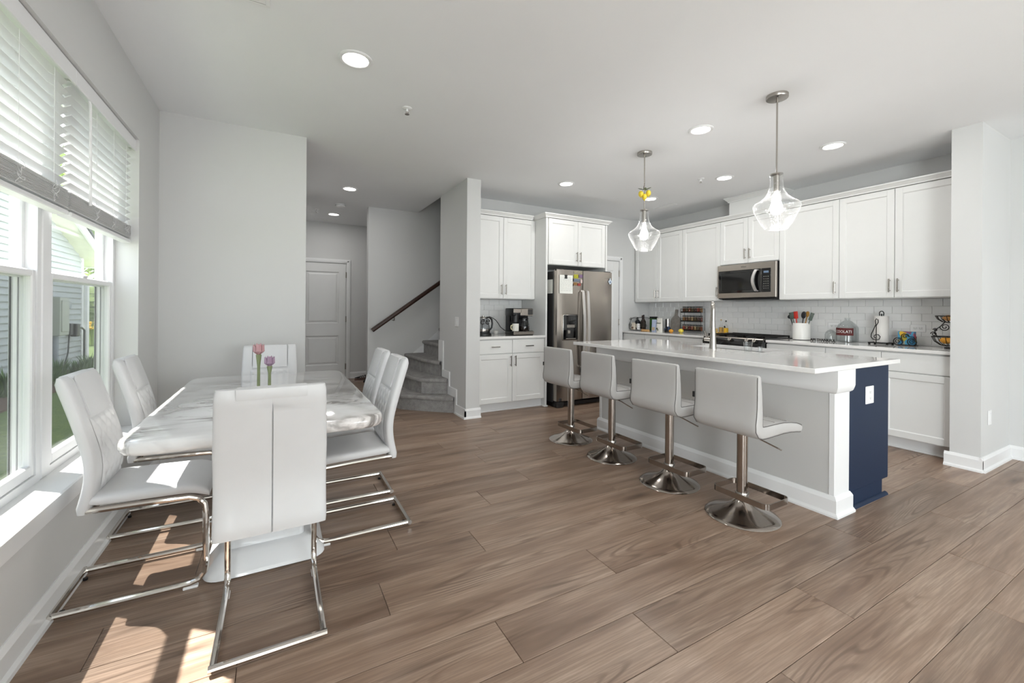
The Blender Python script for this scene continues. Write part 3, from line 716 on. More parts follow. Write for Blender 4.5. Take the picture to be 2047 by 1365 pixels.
def wrap(prof, name, m):
    q = MB(); n = len(prof)
    path = []
    for d, z in prof:
        path.append([(3.145 + min(d, .016), IY0 - .004 - d, z), (IX0 - .004 - d, IY0 - .004 - d, z), (IX0 - .004 - d, IY1 + .004 + d, z), (3.145 + min(d, .016), IY1 + .004 + d, z), (3.145, IY1 - .02, z), (IX0 + .01, IY1 - .02, z), (IX0 + .01, IY0 + .02, z), (3.145, IY0 + .02, z)])
    q.loft(path); return il(q, name, m, ang=25)
def seat_run(prof, name, m):
    q = MB(); q.loft([[(IX0 - d, IY0 + .008, z), (IX0 - d, IY1 - .008, z), (IX0 + .01, IY1 - .008, z), (IX0 + .01, IY0 + .008, z)] for d, z in prof]); return il(q, name, m, ang=25)
wrap(fr_prof, 'top_moulding', M_trim)
wrap([(.030, 0), (.030, .012), (.018, .024), (.016, .026), (.016, .1), (.01, .112), (.004, .122), (0, .124)], 'base_moulding', M_trim)
il(MB().rbox(3.146, IX1 - .002, IY0 - .001, IY0 + .03, .108, .889, .001).box(3.146, 3.608, IY0 - .001, IY0 + .03, 0, .108), 'navy_end_panel', M_navy)
il(MB().rbox(IX1 - .022, IX1 + .018, IY0 + .004, IY0 + .03, .108, .889, .002), 'face_frame', M_navy)
sh = MB(); k = [(0, 0), (-.02, 0), (-.019, .008), (-.014, .015), (-.006, .02), (0, .021)]
sh.add([(3.162 + (0 if i == 0 else 0), IY0 + d, z) for i in (0,) for d, z in k] + [(3.655, IY0 + d, z) for d, z in k], [list(range(6))[::-1], list(range(6, 12))] + [(i, (i + 1) % 6, 6 + (i + 1) % 6, 6 + i) for i in range(6)])
il(sh, 'shoe_moulding', M_navy)
for i in range(3):
    y0 = IY0 + .02 + i * .7; d = slab_front(.69, .76).build('door', M_navy, isl); d.rotation_euler = (0, 0, pi / 2); d.location = (IX1 - IX0 + .0005, y0 - IY0 + .01, .118); pull(d, .06, .66)
# worktop with sink cut-out
TX0, TX1, TY0, TY1 = 2.668, 3.785, 1.272, 3.515
KX0, KX1, KY0, KY1 = 3.375, 3.735, 1.98, 2.66
wt = MB()
def frame_top(z, i): return [(TX0 + i, TY0 + i, z), (TX1 - i, TY0 + i, z), (TX1 - i, TY1 - i, z), (TX0 + i, TY1 - i, z)]
def frame_in(z): return [(KX0, KY0, z), (KX1, KY0, z), (KX1, KY1, z), (KX0, KY1, z)]
wt.loft([frame_in(.89), frame_top(.89, .003), frame_top(.893, 0), frame_top(.917, 0), frame_top(.92, .003), frame_in(.92), frame_in(.89)], cap=False)
tag(wt.build('island_worktop', M_quartz, ang=30), 'long white quartz island worktop with sink cut out', 'worktop')
sk_ = empty('sink', ((KX0 + KX1) / 2, (KY0 + KY1) / 2, .70), 'stainless undermount sink set in the island worktop', 'sink')
w_, l_ = (KX1 - KX0) / 2, (KY1 - KY0) / 2
def sr(i, z): return [(-w_ + i, -l_ + i, z), (w_ - i, -l_ + i, z), (w_ - i, l_ - i, z), (-w_ + i, l_ - i, z)]
MB().loft([sr(-.02, .186), sr(-.004, .188), sr(.0, .186), sr(.008, .03), sr(.03, .006), sr(.1, .0)], cap=False).add(sr(.1, 0), [(0, 1, 2, 3)]).build('bowl', M_steel, sk_, ang=50)
MB().lathe([(.045, .001), (.045, .004), (.03, .004), (.02, .0015)], (0, 0, 0), 20).build('drain', M_chrome, sk_)
fa = empty('faucet', (3.288, 2.362, .92), 'tall brushed nickel pull down faucet on the island', 'faucet')
MB().lathe([(.031, 0), (.031, .004), (.028, .02), (.023, .12), (.019, .2), (.0165, .24)], seg=20).build('body', M_nickel, fa)
ux, uy = .78, .62; pts = []
for i in range(15):
    a = pi * i / 14; pts.append((.062 * (1 - cos(a)) * ux, .062 * (1 - cos(a)) * uy, .335 + .062 * sin(a)))
pts = [(0, 0, .235)] + pts + [(.124 * ux + .01 * ux, .124 * uy + .01 * uy, .29)]
MB().tube(pts, .0145, 12).build('spout', M_nickel, fa)
MB().tube([(.134 * ux, .134 * uy, .292), (.15 * ux, .15 * uy, .235), (.165 * ux, .165 * uy, .175)], [.0155, .018, .021], 12).build('spray_head', M_nickel, fa)
MB().cyl((0, .01, .075), (-.005, .075, .078), .015, 12).tube([(-.004, .06, .085), (-.004, .066, .12), (-.006, .075, .15)], .006, 8).build('lever', M_nickel, fa)
def tumbler(loc, r, h, label, name='drinking_glass'):
    g = empty(name, loc, label, 'glass')
    MB().lathe([(r * .78, 0), (r * .8, .002), (r, h), (r - .0025, h), (r * .8 - .003, .012), (.001, .011)], seg=20).build('bowl', M_clear, g)
    return g
tumbler((3.335, 2.08, .92), .034, .075, 'clear drinking glass beside the island sink')
tumbler((3.345, 1.985, .92), .018, .045, 'tiny clear shot glass beside the drinking glass')

# ------------------------------------------------------------------ refrigerator
fr = empty('refrigerator', (3.55, 4.42, 0), 'stainless side by side refrigerator with water dispenser, notes and magnets', 'refrigerator')
MB().rbox(-.455, .455, .085, .72, .06, 1.745, .006).build('cabinet_body', M_dgrey, fr)
MB().rbox(-.45, .45, .03, .1, .012, .062, .004).rbox(-.44, .44, .1, .7, .0, .06, .003).build('kick_grille', M_black, fr)
MB().rbox(-.44, -.34, .0, .08, .0, .075, .008).rbox(-.42, -.37, -.008, .02, .075, .13, .01).build('hinge_cover', M_dgrey, fr)
def fdoor(x0, x1, name):
    m = MB(); n = 10; ring = []
    for i in range(n + 1):
        t = i / n; x = x0 + (x1 - x0) * t; ring.append((x, -.012 * (1 - (2 * t - 1) ** 4) + .006))
    poly = ring + [(x1, .08), (x0, .08)]
    return m.prism(poly, 'z', .085, 1.762).build(name, M_steel, fr, ang=30)
dl_ = fdoor(-.45, -.046, 'door'); dr_ = fdoor(-.036, .455, 'door')
for o, x in ((dl_, -.075), (dr_, .0)):
    pts = [(x, -.012, 1.50), (x, -.045, 1.49)] + [(x + .0, -.05 - .03 * sin(pi * i / 12), 1.47 - .93 * i / 12) for i in range(13)] + [(x, -.045, .52), (x, -.012, .51)]
    MB().tube(pts, 0, flat=(.03, .016)).build('handle', mat('satin_handle', rgb(214, 212, 210), .38, .8, var=.02), o, ang=50)
dp = MB().rbox(-.372, -.13, -.018, .0, .862, 1.188, .012, 3).build('dispenser', M_bglass, dl_)
MB().rbox(-.312, -.19, -.0205, -.0175, 1.02, 1.06, .003).rbox(-.30, -.26, -.0235, -.0175, .945, .985, .003).rbox(-.33, -.17, -.024, -.0175, .875, .885, .002).build('dispenser_paddle', M_nickel, dp)
MB().rbox(-.376, -.126, -.0165, -.004, .858, 1.192, .012, 3).build('dispenser_trim', M_nickel, dl_)
MB().rbox(-.45, -.35, .02, .06, 1.745, 1.775, .004).rbox(.35, .45, .02, .06, 1.745, 1.775, .004).build('hinge_cap', M_dgrey, fr)
def sheet(name, loc, w, h, label, m, cat, group=None, lines=0, rot=0):
    o = MB().rbox(-w / 2, w / 2, -.0016, 0, -h / 2, h / 2, .0004).build(name, m); o.location = loc; o.rotation_euler = (0, rot, 0); tag(o, label, cat, group)
    if lines:
        q = MB(); rr = random.Random(3)
        for i in range(lines):
            z = h / 2 - .03 - i * (h - .05) / lines; x = -w / 2 + .012
            while x < w / 2 - .03:
                l = .012 + rr.random() * .03; q.box(x, min(x + l, w / 2 - .01), -.0021, -.0015, z - .0012, z + .0012); x += l + .007
        q.build('handwriting', mat('grey_ink', rgb(120, 122, 122), .8), o, smooth=False)
    return o
FY = 4.42 - .0075
sheet('paper_note', (3.228, FY, 1.575), .205, .235, 'white paper note with handwritten lines on the refrigerator door', M_paper, 'note', lines=10)
MG = 'magnets on the refrigerator door'
mg = MB()
for s in (-1, 1):
    mg.ball((s * .011, -.004, .012), .011, .004, .013).ball((s * .011, -.004, -.014), .010, .004, .012)
mg.ball((0, -.005, 0), .006, .005, .008)
o = mg.build('magnet', M_black); o.location = (3.222, FY - .002, 1.672); tag(o, 'black four leaf magnet holding the paper note', 'magnet', MG)
def magnet(x, z, w, h, c, label):
    o = MB().rbox(-w / 2, w / 2, -.004, 0, -h / 2, h / 2, .0015).build('magnet', mat('magnet_' + '_'.join(str(q) for q in c), rgb(*c), .4, var=.25, sc=90)); o.location = (x, FY, z); tag(o, label, 'magnet', MG)
magnet(3.418, 1.735, .135, .035, (150, 142, 122), 'cream patterned strip magnet at the top of the refrigerator door')
magnet(3.385, 1.682, .07, .052, (168, 166, 46), 'yellow green square magnet on the refrigerator door')
magnet(3.462, 1.688, .06, .04, (120, 96, 128), 'purple and white magnet on the refrigerator door')
magnet(3.398, 1.632, .1, .034, (112, 120, 134), 'dark silver skyline magnet on the refrigerator door')
magnet(3.472, 1.622, .03, .05, (206, 190, 186), 'small pale pink magnet on the refrigerator door')
magnet(3.375, 1.585, .055, .038, (140, 104, 62), 'brown picture magnet low on the refrigerator door')
magnet(3.436, 1.578, .048, .034, (150, 62, 56), 'red picture magnet beside the brown one on the refrigerator door')
magnet(3.338, 1.635, .013, .04, (30, 30, 32), 'narrow black clip magnet beside the paper note')
magnet(3.338, 1.57, .011, .028, (44, 44, 50), 'short dark clip magnet beside the paper note')
hm = empty('magnet', (3.962, FY - .001, 1.632), 'blue and white hand shaped charm magnet on the right refrigerator door', 'magnet', MG)
MB().ball((0, -.003, 0), .024, .003, .034).ball((-.026, -.003, .005), .007, .003, .014).ball((.026, -.003, .005), .007, .003, .014).ball((0, -.003, .034), .01, .003, .02).build('hand', mat('pale_blue_enamel', rgb(196, 208, 220), .3, var=.1), hm)
MB().ball((0, -.0055, -.002), .011, .003, .009).build('eye', mat('deep_blue_enamel', rgb(44, 70, 110), .3), hm)
text_mesh('Whirlpool', .02, .0004, M_nickel, dr_, (.365, -.0073, 1.672), (pi / 2, 0, 0))
sp = MB().rbox(-.0016, 0, -.1, .1, -.09, .09, .0004).build('paper_note', M_paper); sp.location = (3.0946, 4.62, 1.55); tag(sp, 'plain white paper stuck on the side of the refrigerator', 'note')

# ------------------------------------------------------------------ microwave (local front -y)
mw = empty('microwave', (5.12, 3.619, 1.405), 'stainless over the range microwave with black glass door', 'microwave', rz=-pi / 2); mwW = .757
MB().box(.002, mwW - .002, .03, XR - 5.12 - .002, .0, .438).build('case', M_black, mw, smooth=False)
MB().rbox(.0, mwW, .0, .035, .012, .438, .004).build('face', M_steelh, mw)
MB().rbox(.02, .585, -.004, .002, .075, .362, .006).build('door_glass', M_bglass, mw)
MB().rbox(.06, .46, -.0052, -.003, .105, .335, .004).build('viewing_window', mat('tinted_window', rgb(30, 30, 30), .06, var=.02), mw)
cp = MB().rbox(.588, .70, -.004, .002, .075, .362, .004).build('control_panel', M_bglass, mw)
MB().rbox(.615, .675, -.0056, -.0035, .305, .33, .001).build('display', mat('lcd_display', rgb(88, 100, 112), .3, emit=rgb(120, 150, 190), est=.15), cp)
bt = MB()
for i in range(3):
    for j in range(6): bt.rbox(.614 + i * .024, .628 + i * .024, -.0055, -.0035, .115 + j * .028, .126 + j * .028, .001)
bt.build('buttons', mat('grey_button_print', rgb(96, 96, 92), .5), cp)
pts = [(.535, -.006, .09)] + [(.535 - .03 * sin(pi * i / 10), -.03 - .018 * sin(pi * i / 10), .095 + .25 * i / 10) for i in range(11)] + [(.535, -.006, .35)]
MB().tube(pts, 0, flat=(.034, .012)).build('handle', mat('satin_handle', rgb(214, 212, 210), .38, .8, var=.02), mw, ang=50)
MB().box(.04, mwW - .04, .05, .36, -.014, .0).build('vent_underside', M_dgrey, mw, smooth=False)
text_mesh('Whirlpool', .016, .0004, M_dark, mw, (.36, -.0006, .395), (pi / 2, 0, 0))

# ------------------------------------------------------------------ range
rg = empty('range', (4.88, 3.628, 0), 'black slide in gas range with stainless control edge', 'range', rz=-pi / 2); rw = .77
MB().box(.004, rw - .004, .02, XR - 4.88 - .012, .03, .905).build('body', M_dgrey, rg, smooth=False)
MB().rbox(.006, rw - .006, -.03, .02, .18, .79, .006).build('oven_door', M_bglass, rg)
MB().tube([(.06, -.03, .745), (.06, -.075, .75), (rw - .06, -.075, .75), (rw - .06, -.03, .745)], .012, 10).build('oven_handle', M_steelh, rg)
MB().rbox(.006, rw - .006, -.025, .02, .05, .17, .005).build('storage_drawer', M_steelh, rg)
MB().prism([(-.035, .80), (-.04, .865), (-.01, .922), (.05, .928), (.05, .80)], 'x', .002, rw - .002).build('control_panel', M_bglass, rg)
MB().prism([(-.022, .917), (-.014, .928), (.02, .932), (.02, .926), (-.01, .922), (-.018, .914)], 'x', .0, rw).build('control_trim', M_steelh, rg)
for x in (.08, .17, .385, .6, .69):
    MB().cyl((x, -.03, .895), (x, -.058, .909), .021, 16).rbox(x - .004, x + .004, -.068, -.05, .888, .925, .002).build('knob', M_nickel, rg)
MB().rbox(.0, rw, .02, XR - 4.88 - .012, .905, .926, .004).build('cooktop', M_black, rg)
for i in range(3):
    x0, x1 = .02 + i * .245, .02 + i * .245 + .24; g = MB()
    for y in (.05, .18, .30, .43, .56): g.box(x0, x1, y, y + .012, .944, .958)
    for x in (x0, (x0 + x1) / 2 - .006, x1 - .012): g.box(x, x + .012, .05, .572, .940, .954)
    for x in (x0, x1 - .012):
        for y in (.05, .56): g.box(x, x + .012, y, y + .012, .926, .942)
    g.build('grate', M_dark, rg, smooth=False)
    for y in (.17, .44): MB().lathe([(.045, .926), (.045, .934), (.03, .937), (.03, .942)], ((x0 + x1) / 2, y, 0), 16).build('burner', M_dark, rg)

# ------------------------------------------------------------------ dining table
tb = empty('dining_table', (-.035, 2.745, 0), 'marble top dining table with glossy white pedestal', 'table')
tw_, tl_ = .466, .812
def rr_ring(a, b, r, z, n=6):
    p = []
    for cx, cy, s in ((a - r, b - r, 0), (-a + r, b - r, pi / 2), (-a + r, -b + r, pi), (a - r, -b + r, 1.5 * pi)):
        for i in range(n + 1): q = s + pi / 2 * i / n; p.append((cx + r * cos(q), cy + r * sin(q), z))
    return p
MB().loft([rr_ring(tw_ - .022, tl_ - .022, .09, .712), rr_ring(tw_ - .006, tl_ - .006, .095, .717), rr_ring(tw_, tl_, .1, .73), rr_ring(tw_, tl_, .1, .748), rr_ring(tw_ - .004, tl_ - .004, .098, .761), rr_ring(tw_ - .014, tl_ - .014, .092, .766)]).build('table_top', M_marble, tb, ang=50)
MB().loft([rr_ring(.245, .43, .07, .0), rr_ring(.255, .44, .075, .008), rr_ring(.25, .435, .075, .025), rr_ring(.20, .37, .05, .075), rr_ring(.19, .355, .04, .085)]).build('base_plinth', M_gloss, tb, ang=50)
MB().loft([rr_ring(.165, .32, .03, .08), rr_ring(.165, .32, .03, .66), rr_ring(.26, .46, .03, .70), rr_ring(.28, .5, .03, .713)]).build('pedestal', M_gloss, tb, ang=40)
def crystal(loc, h, r, m, label):
    c = empty('crystal_flower', loc, label, 'ornament', 'crystal flowers on the dining table')
    MB().lathe([(.032, 0), (.032, .005), (.012, .012), (.008, .03), (.0075, h * .55), (.014, h - r * 1.7), (.011, h - r * 1.55)], seg=10).build('stem', M_green_g, c, ang=30)
    me = MB()
    for lay, (n, rr, tilt, ph, hh) in enumerate(((6, r * .62, .15, 0, 1.0), (6, r * .92, .35, .5, .9))):
        for i in range(n):
            a = 2 * pi * (i + ph) / n; w = rr * .62
            def pt(rad, da, z): return (rad * cos(a + da), rad * sin(a + da), h - r * 1.7 + z)
            k = r * 2 * hh
            vs = [pt(rr * .2, 0, 0), pt(rr * .95, -.5, k * .35), pt(rr * 1.05, .0, k * .38), pt(rr * .95, .5, k * .35), pt(rr * .9, -.42, k * .8), pt(rr * 1.0, 0, k * 1.0), pt(rr * .9, .42, k * .8), pt(rr * .75, 0, k * .6)]
            me.add(vs, [(0, 1, 2), (0, 2, 3), (1, 4, 2), (2, 4, 5), (2, 5, 6), (2, 6, 3), (4, 7, 5), (5, 7, 6), (0, 7, 4, 1), (0, 3, 6, 7)])
    me.build('petals', m, c, smooth=False)
def m_crystal(name, c):
    k = N(name); k.p.inputs['Base Color'].default_value = c; k.p.inputs['Transmission Weight'].default_value = .55; k.p.inputs['Roughness'].default_value = .08; k.p.inputs['IOR'].default_value = 1.5
    k.bump(k.noise(k.coord(), 60.), .2, .004); return k.m
crystal((-.09, 2.78, .766), .268, .034, m_crystal('pink_crystal_petal', rgb(238, 192, 196)), 'taller pink crystal tulip on green glass stem')
crystal((-.036, 2.74, .766), .2, .031, m_crystal('lilac_crystal_petal', rgb(214, 182, 208)), 'shorter lilac crystal rose on green glass stem')

# ------------------------------------------------------------------ dining chairs (local: +x forward, origin at rear floor bar)
def interp(tab, z):
    for (z0, a0), (z1, a1) in zip(tab, tab[1:]):
        if z0 <= z <= z1: t = (z - z0) / (z1 - z0); t = t; return a0 + (a1 - a0) * t
    return tab[-1][1] if z > tab[-1][0] else tab[0][1]
SP = [(.405, .064), (.43, .071), (.47, .081), (.51, .088), (.55, .0925), (.59, .0925), (.63, .088), (.68, .077), (.74, .0605), (.80, .043), (.87, .022), (.93, .003), (.96, -.008)]
def spine(z):
    z = max(.405, min(.96, z)); e = .03
    return sum(interp(SP, z + d) for d in (-e, -e / 2, 0, e / 2, e)) / 5
CW, CT = .188, .05
def back_pt(z, y, side, off):
    """point on the back cushion surface; side +1 front, -1 rear"""
    dzn = (spine(z + .01) - spine(z - .01)) / .02; n = Vector((1, -dzn)).normalized(); c = spine(z) + CT / 2
    o = side * (CT / 2 + off); return (c + n.x * o, y, z + n.y * o)
def make_chair():
    c = empty('dining_chair', (0, 0, 0), '', 'chair', 'dining chairs around the marble table')
    m = MB(); rings = []; n = 26
    for i in range(n + 1):
        z = .405 + (.957 - .405) * i / n
        e = min(1, sqrt(max(0, 1 - ((i - n + 2) / 2.2) ** 2)) if i > n - 2 else 1); e = min(e, .7 + .3 * i if i < 1 else 1)
        dzn = (spine(z + .01) - spine(z - .01)) / .02; nv = Vector((1, -dzn)).normalized(); cc = spine(z) + CT / 2; ring = []
        hw = CW - .010 * max(0, (z - .7) / .26) - (.008 * (1 - e))
        for j in range(24):
            a = 2 * pi * j / 24; ca, sa = cos(a), sin(a)
            py = hw * math.copysign(abs(ca) ** .22, ca); pn = CT / 2 * e * math.copysign(abs(sa) ** .55, sa)
            pts = [(py, pn)]
            gs = .010 * e if .79 < z < .95 else 0; gr_ = .009 * e if z < .905 else 0; fn = CT / 2 * e * .985
            if j == 6: pts = [(.1195, fn), (.1165, fn - gs), (.1135, fn), (0, fn), (-.1135, fn), (-.1165, fn - gs), (-.1195, fn)]   # slits beside the headrest flap
            if j == 18: pts = [(-.0028, pn), (0, pn + gr_), (.0028, pn)]                                                      # centre seam groove
            for a_, b_ in pts: ring.append((cc + nv.x * b_, a_, z + nv.y * b_))
        rings.append(ring)
    bk_ = m.loft(rings).build('backrest', M_leather, c, ang=60)
    q = MB(); ny, nz = 40, 52; vs = []
    for i in range(nz + 1):
        z = .488 + (.772 - .488) * i / nz
        for j in range(ny + 1):
            y = -.128 + .256 * j / ny; a, b = y / .062, (z - .488) / .075
            d = min(1, abs(sin(pi * (a + b) / 1)) * 1.0) * min(1, abs(sin(pi * (a - b) / 1)))
            edge = min(1, min(i, nz - i, j, ny - j) / 2)
            vs.append(back_pt(z, y, 1, .0005 + edge * (.001 + .0075 * d ** .5)))
    q.add(vs, [(i * (ny + 1) + j, i * (ny + 1) + j + 1, (i + 1) * (ny + 1) + j + 1, (i + 1) * (ny + 1) + j) for i in range(nz) for j in range(ny)])
    q.build('quilted_panel', M_leather, bk_, ang=80)
    # headrest flap folded over the top
    path = [back_pt(.785 + .165 * i / 10, 0, 1, .0045) for i in range(11)]
    tc_ = back_pt(.953, 0, 1, 0); rc = back_pt(.953, 0, -1, 0); mid = ((tc_[0] + rc[0]) / 2, 0, (tc_[2] + rc[2]) / 2)
    for i in range(1, 8):
        a = .1 + .8 * pi * i / 8; path.append((mid[0] + (CT / 2 + .002) * cos(a), 0, mid[2] - .006 + (CT / 2 - .014) * sin(a)))
    path += [back_pt(.94, 0, -1, .0006), back_pt(.925, 0, -1, -.002)]
    P = [Vector(p) for p in path]; fl_ = []
    for i, p in enumerate(P):
        t = (P[min(i + 1, len(P) - 1)] - P[max(i - 1, 0)]).normalized(); nn = Vector((t.z, 0, -t.x)); w = .112
        if nn.x < 0 and i < 8: nn = -nn
        if i >= 8 and nn.dot(prevn) < 0: nn = -nn
        prevn = nn
        fl_.append([(p.x + nn.x * d, y, p.z + nn.z * d) for y, d in ((-w, -.005), (-w, .0005), (-w + .004, .002), (w - .004, .002), (w, .0005), (w, -.005))])
    MB().loft(fl_).build('headrest_flap', M_leather, bk_, ang=50)
    s = MB(); rings = []
    for i in range(17):
        t = i / 16; x = .112 + .40 * t; dz = -.012 * t - (.028 * ((t - .78) / .22) ** 2 if t > .78 else 0)
        e = 1 if 0 < i < 16 else .72
        if i in (1, 15): e = .95
        ring = []
        for j in range(24):
            a = 2 * pi * j / 24; ca, sa = cos(a), sin(a)
            ring.append((x, (CW - .002) * (1 if e > .9 else .985) * math.copysign(abs(ca) ** .25, ca), .453 + dz + .0255 * e * math.copysign(abs(sa) ** .55, sa)))
        rings.append(ring)
    se = s.loft(rings).build('seat', M_leather, c, ang=60)
    for sg in (-1, 1):
        y = sg * .172
        p = [(.10, y, .415), (.30, y, .411), (.44, y, .405), (.475, y, .392), (.495, y, .365), (.50, y, .32), (.503, y, .10), (.498, y, .06), (.48, y, .033), (.445, y, .0225), (.40, y, .021), (.0, y, .021)]
        MB().tube(p, .0125, 10).build('leg', M_chrome, c)
        MB().rbox(.42, .475, y - .013, y + .013, 0, .012, .003).build('glide', M_plate, c)
        MB().lathe([(.009, 0), (.009, .01)], (.02, sg * .12, 0), 10).build('foot', M_black, c)
    MB().tube([(.0, -.1845, .021), (.0, .1845, .021)], .0125, 10).build('floor_bar', M_chrome, c)
    MB().tube([(.12, -.172, .413), (.12, .172, .413)], .009, 8).build('seat_bar', M_chrome, c)
    return c
proto = make_chair()
spots = [((-.775, 2.50), 0, 'light grey cantilever dining chair on the window side, beside the window mullion'),
         ((-.775, 3.16), 0, 'light grey cantilever dining chair on the window side, next to the partition wall'),
         ((.672, 2.588), pi, 'light grey cantilever dining chair on the kitchen side, farther from the partition wall'),
         ((.678, 3.055), pi, 'light grey cantilever dining chair on the kitchen side, nearer the partition wall'),
         ((-.012, 1.738), pi / 2, 'light grey cantilever dining chair at the table end facing the partition wall'),
         ((-.045, 3.80), -pi / 2, 'light grey cantilever dining chair at the table end against the partition wall')]
for i, ((x, y), a, lb) in enumerate(spots):
    o = proto if i == 0 else copy_tree(proto)
    o.location = (x, y, 0); o.rotation_euler = (0, 0, a); o['label'] = lb

# ------------------------------------------------------------------ bar stools (local: +x forward)
def catmull(P, n=4):
    out = []; k = len(P)
    for i in range(k):
        p0, p1, p2, p3 = (Vector(P[(i + j - 1) % k]) for j in range(4))
        for s in range(n):
            t = s / n; out.append(.5 * ((2 * p1) + (p2 - p0) * t + (2 * p0 - 5 * p1 + 4 * p2 - p3) * t * t + (3 * p1 - p0 - 3 * p2 + p3) * t ** 3))
    return out
def make_stool():
    c = empty('bar_stool', (0, 0, 0), '', 'stool', 'bar stools along the island')
    MB().lathe([(.206, 0), (.208, .003), (.204, .008), (.175, .018), (.13, .034), (.09, .052), (.06, .072), (.042, .092), (.036, .1)], seg=48).build('base', M_brush, c, ang=40)
    MB().lathe([(.0375, .096), (.0375, .14), (.036, .143)], seg=24).build('collar', M_nickel, c)
    MB().lathe([(.0305, .14), (.0305, .50)], seg=24).build('column', M_brush, c, ang=60)
    MB().rbox(-.07, .07, -.07, .07, .508, .53, .006).build('mounting_plate', M_black, c)
    loop = []
    for cx, cy, s in ((.18, .14, 0), (.02, .14, pi / 2), (.02, -.14, pi), (.18, -.14, 1.5 * pi)):
        for i in range(6): q = s + pi / 2 * i / 5; loop.append((cx + .035 * cos(q), cy + .035 * sin(q), .118))
    MB().tube([(x - .022, y, z) for x, y, z in loop], 0, closed=True, flat=(.006, .034)).build('footrest', M_brush, c, ang=50)
    MB().tube([(.0, -.02, .498), (.01, -.09, .49), (.03, -.215, .452)], .0045, 8).build('height_lever', M_chrome, c)
    path = [(-.166, .886, .018), (-.1655, .878, .030), (-.1635, .86, .037), (-.160, .82, .045), (-.1565, .76, .052), (-.155, .70, .058), (-.1565, .65, .066), (-.160, .615, .074), (-.158, .588, .079), (-.146, .572, .08), (-.125, .565, .08), (-.08, .564, .08), (.0, .5665, .078), (.08, .568, .073), (.15, .5635, .068), (.21, .556, .062), (.25, .547, .054), (.264, .5435, .046), (.272, .5415, .026)]
    def band(i):
        p = Vector(path[i][:2]); t = (Vector(path[min(i + 1, len(path) - 1)][:2]) - Vector(path[max(i - 1, 0)][:2])).normalized(); return p, Vector((-t.y, t.x)), path[i][2] / 2
    w = .205; rings = []
    for i in range(len(path)):
        p, nn, h = band(i); ring = []
        ww = w - (.006 if i in (0, len(path) - 1) else 0)
        for j in range(28):
            a = 2 * pi * j / 28; ca, sa = cos(a), sin(a); yy = ww * math.copysign(abs(ca) ** .14, ca); d = h * math.copysign(abs(sa) ** .45, sa)
            ring.append((p.x + nn.x * d, yy, p.y + nn.y * d))
        rings.append(ring)
    se = MB().loft(rings).build('seat_shell', M_stool, c, ang=60)
    for y in (-w + .0065, w - .0065):
        for sd_ in (-1, 1):
            pts = []
            for i in range(1, len(path) - 1): p, nn, h = band(i); pts.append((p.x + nn.x * sd_ * h * .86, y, p.y + nn.y * sd_ * h * .86))
            MB().tube(pts, .0021, 5).build('piping', mat('stool_piping', rgb(96, 93, 90), .6), se)
    st_ = MB()
    for y in (-.07, .07): st_.tube([(x, y, interp([(-.1, .6035), (.0, .6055), (.08, .6045), (.15, .5975), (.22, .585), (.25, .574)], x)) for x in [-.1 + .03 * i for i in range(12)]], .0016, 5)
    for x in (.02, .14): st_.tube([(x, -.18, interp([(-.1, .6035), (.0, .6055), (.08, .6045), (.15, .5975), (.22, .585)], x)), (x, .18, interp([(-.1, .6035), (.0, .6055), (.08, .6045), (.15, .5975), (.22, .585)], x))], .0016, 5)
    st_.build('seat_stitching', mat('stool_stitch', rgb(150, 146, 142), .6), se)
    MB().rbox(-.182, -.168, w - .002, w + .012, .70, .735, .001).build('brand_tab', M_black, se)
    return c
stool = make_stool()
names = ['grey leather bar stool nearest the navy island end', 'second grey leather bar stool from the navy island end', 'third grey leather bar stool from the navy island end', 'fourth grey leather bar stool from the navy end, nearest the refrigerator']
for i, (x, y, a) in enumerate(((2.492, 1.585, 0), (2.492, 2.135, .02), (2.497, 2.745, -.02), (2.482, 3.30, .03))):
    o = stool if i == 0 else copy_tree(stool); o.location = (x, y, 0); o.rotation_euler = (0, 0, a); o['label'] = names[i]

# ------------------------------------------------------------------ pendants over the island
def pendant(x, y, label):
    p = empty('pendant_lamp', (x, y, HC), label, 'pendant lamp', 'glass pendants over the island')
    MB().lathe([(.0685, -.0005), (.0685, -.02), (.066, -.024), (.012, -.026)], seg=28).build('canopy', M_nickel, p)
    for a in (0.6, 0.6 + pi): MB().ball((.042 * cos(a), .042 * sin(a), -.027), .005, .005, .003, 8, 5).build('canopy_screw', M_dgrey, p)
    MB().lathe([(.0058, -.024), (.0058, -.545)], seg=10).build('rod', M_nickel, p)
    MB().lathe([(.012, -.535), (.024, -.54), (.04, -.544), (.041, -.552), (.02, -.556), (.019, -.62), (.017, -.665), (.006, -.67)], seg=20).build('socket', M_nickel, p)
    pr = [(.041, -.548), (.0405, -.60), (.043, -.636), (.052, -.668), (.07, -.70), (.1, -.728), (.13, -.746), (.144, -.76), (.1455, -.776), (.138, -.80), (.12, -.838), (.095, -.888), (.076, -.914), (.073, -.926), (.069, -.926)]
    gl = MB().lathe(pr, seg=40, cap=False).build('glass_shade', M_seed, p, ang=70)
    b = MB().lathe([(.013, -.67), (.015, -.70), (.027, -.735), (.037, -.765), (.039, -.785), (.034, -.808), (.02, -.822), (.003, -.826)], seg=20).build('bulb', M_bulb, p, ang=60)
    l = bpy.data.lights.new('pendant_light', 'POINT'); l.energy = 2.5; l.shadow_soft_size = .035; l.color = (1, .97, .93)
    o = bpy.data.objects.new('pendant_light', l); COL.objects.link(o); o.parent = p; o.location = (0, 0, -.87)
    return p
pendant(3.02, 1.688, 'seeded glass pendant lamp hanging above the navy end of the island')
pendant(3.033, 2.912, 'seeded glass pendant lamp with lemon ornament on its rod, near the refrigerator')
lm = empty('lemon_ornament', (3.024, 2.90, 2.40), 'pair of yellow lemons with leaves clipped on the pendant rod', 'ornament')
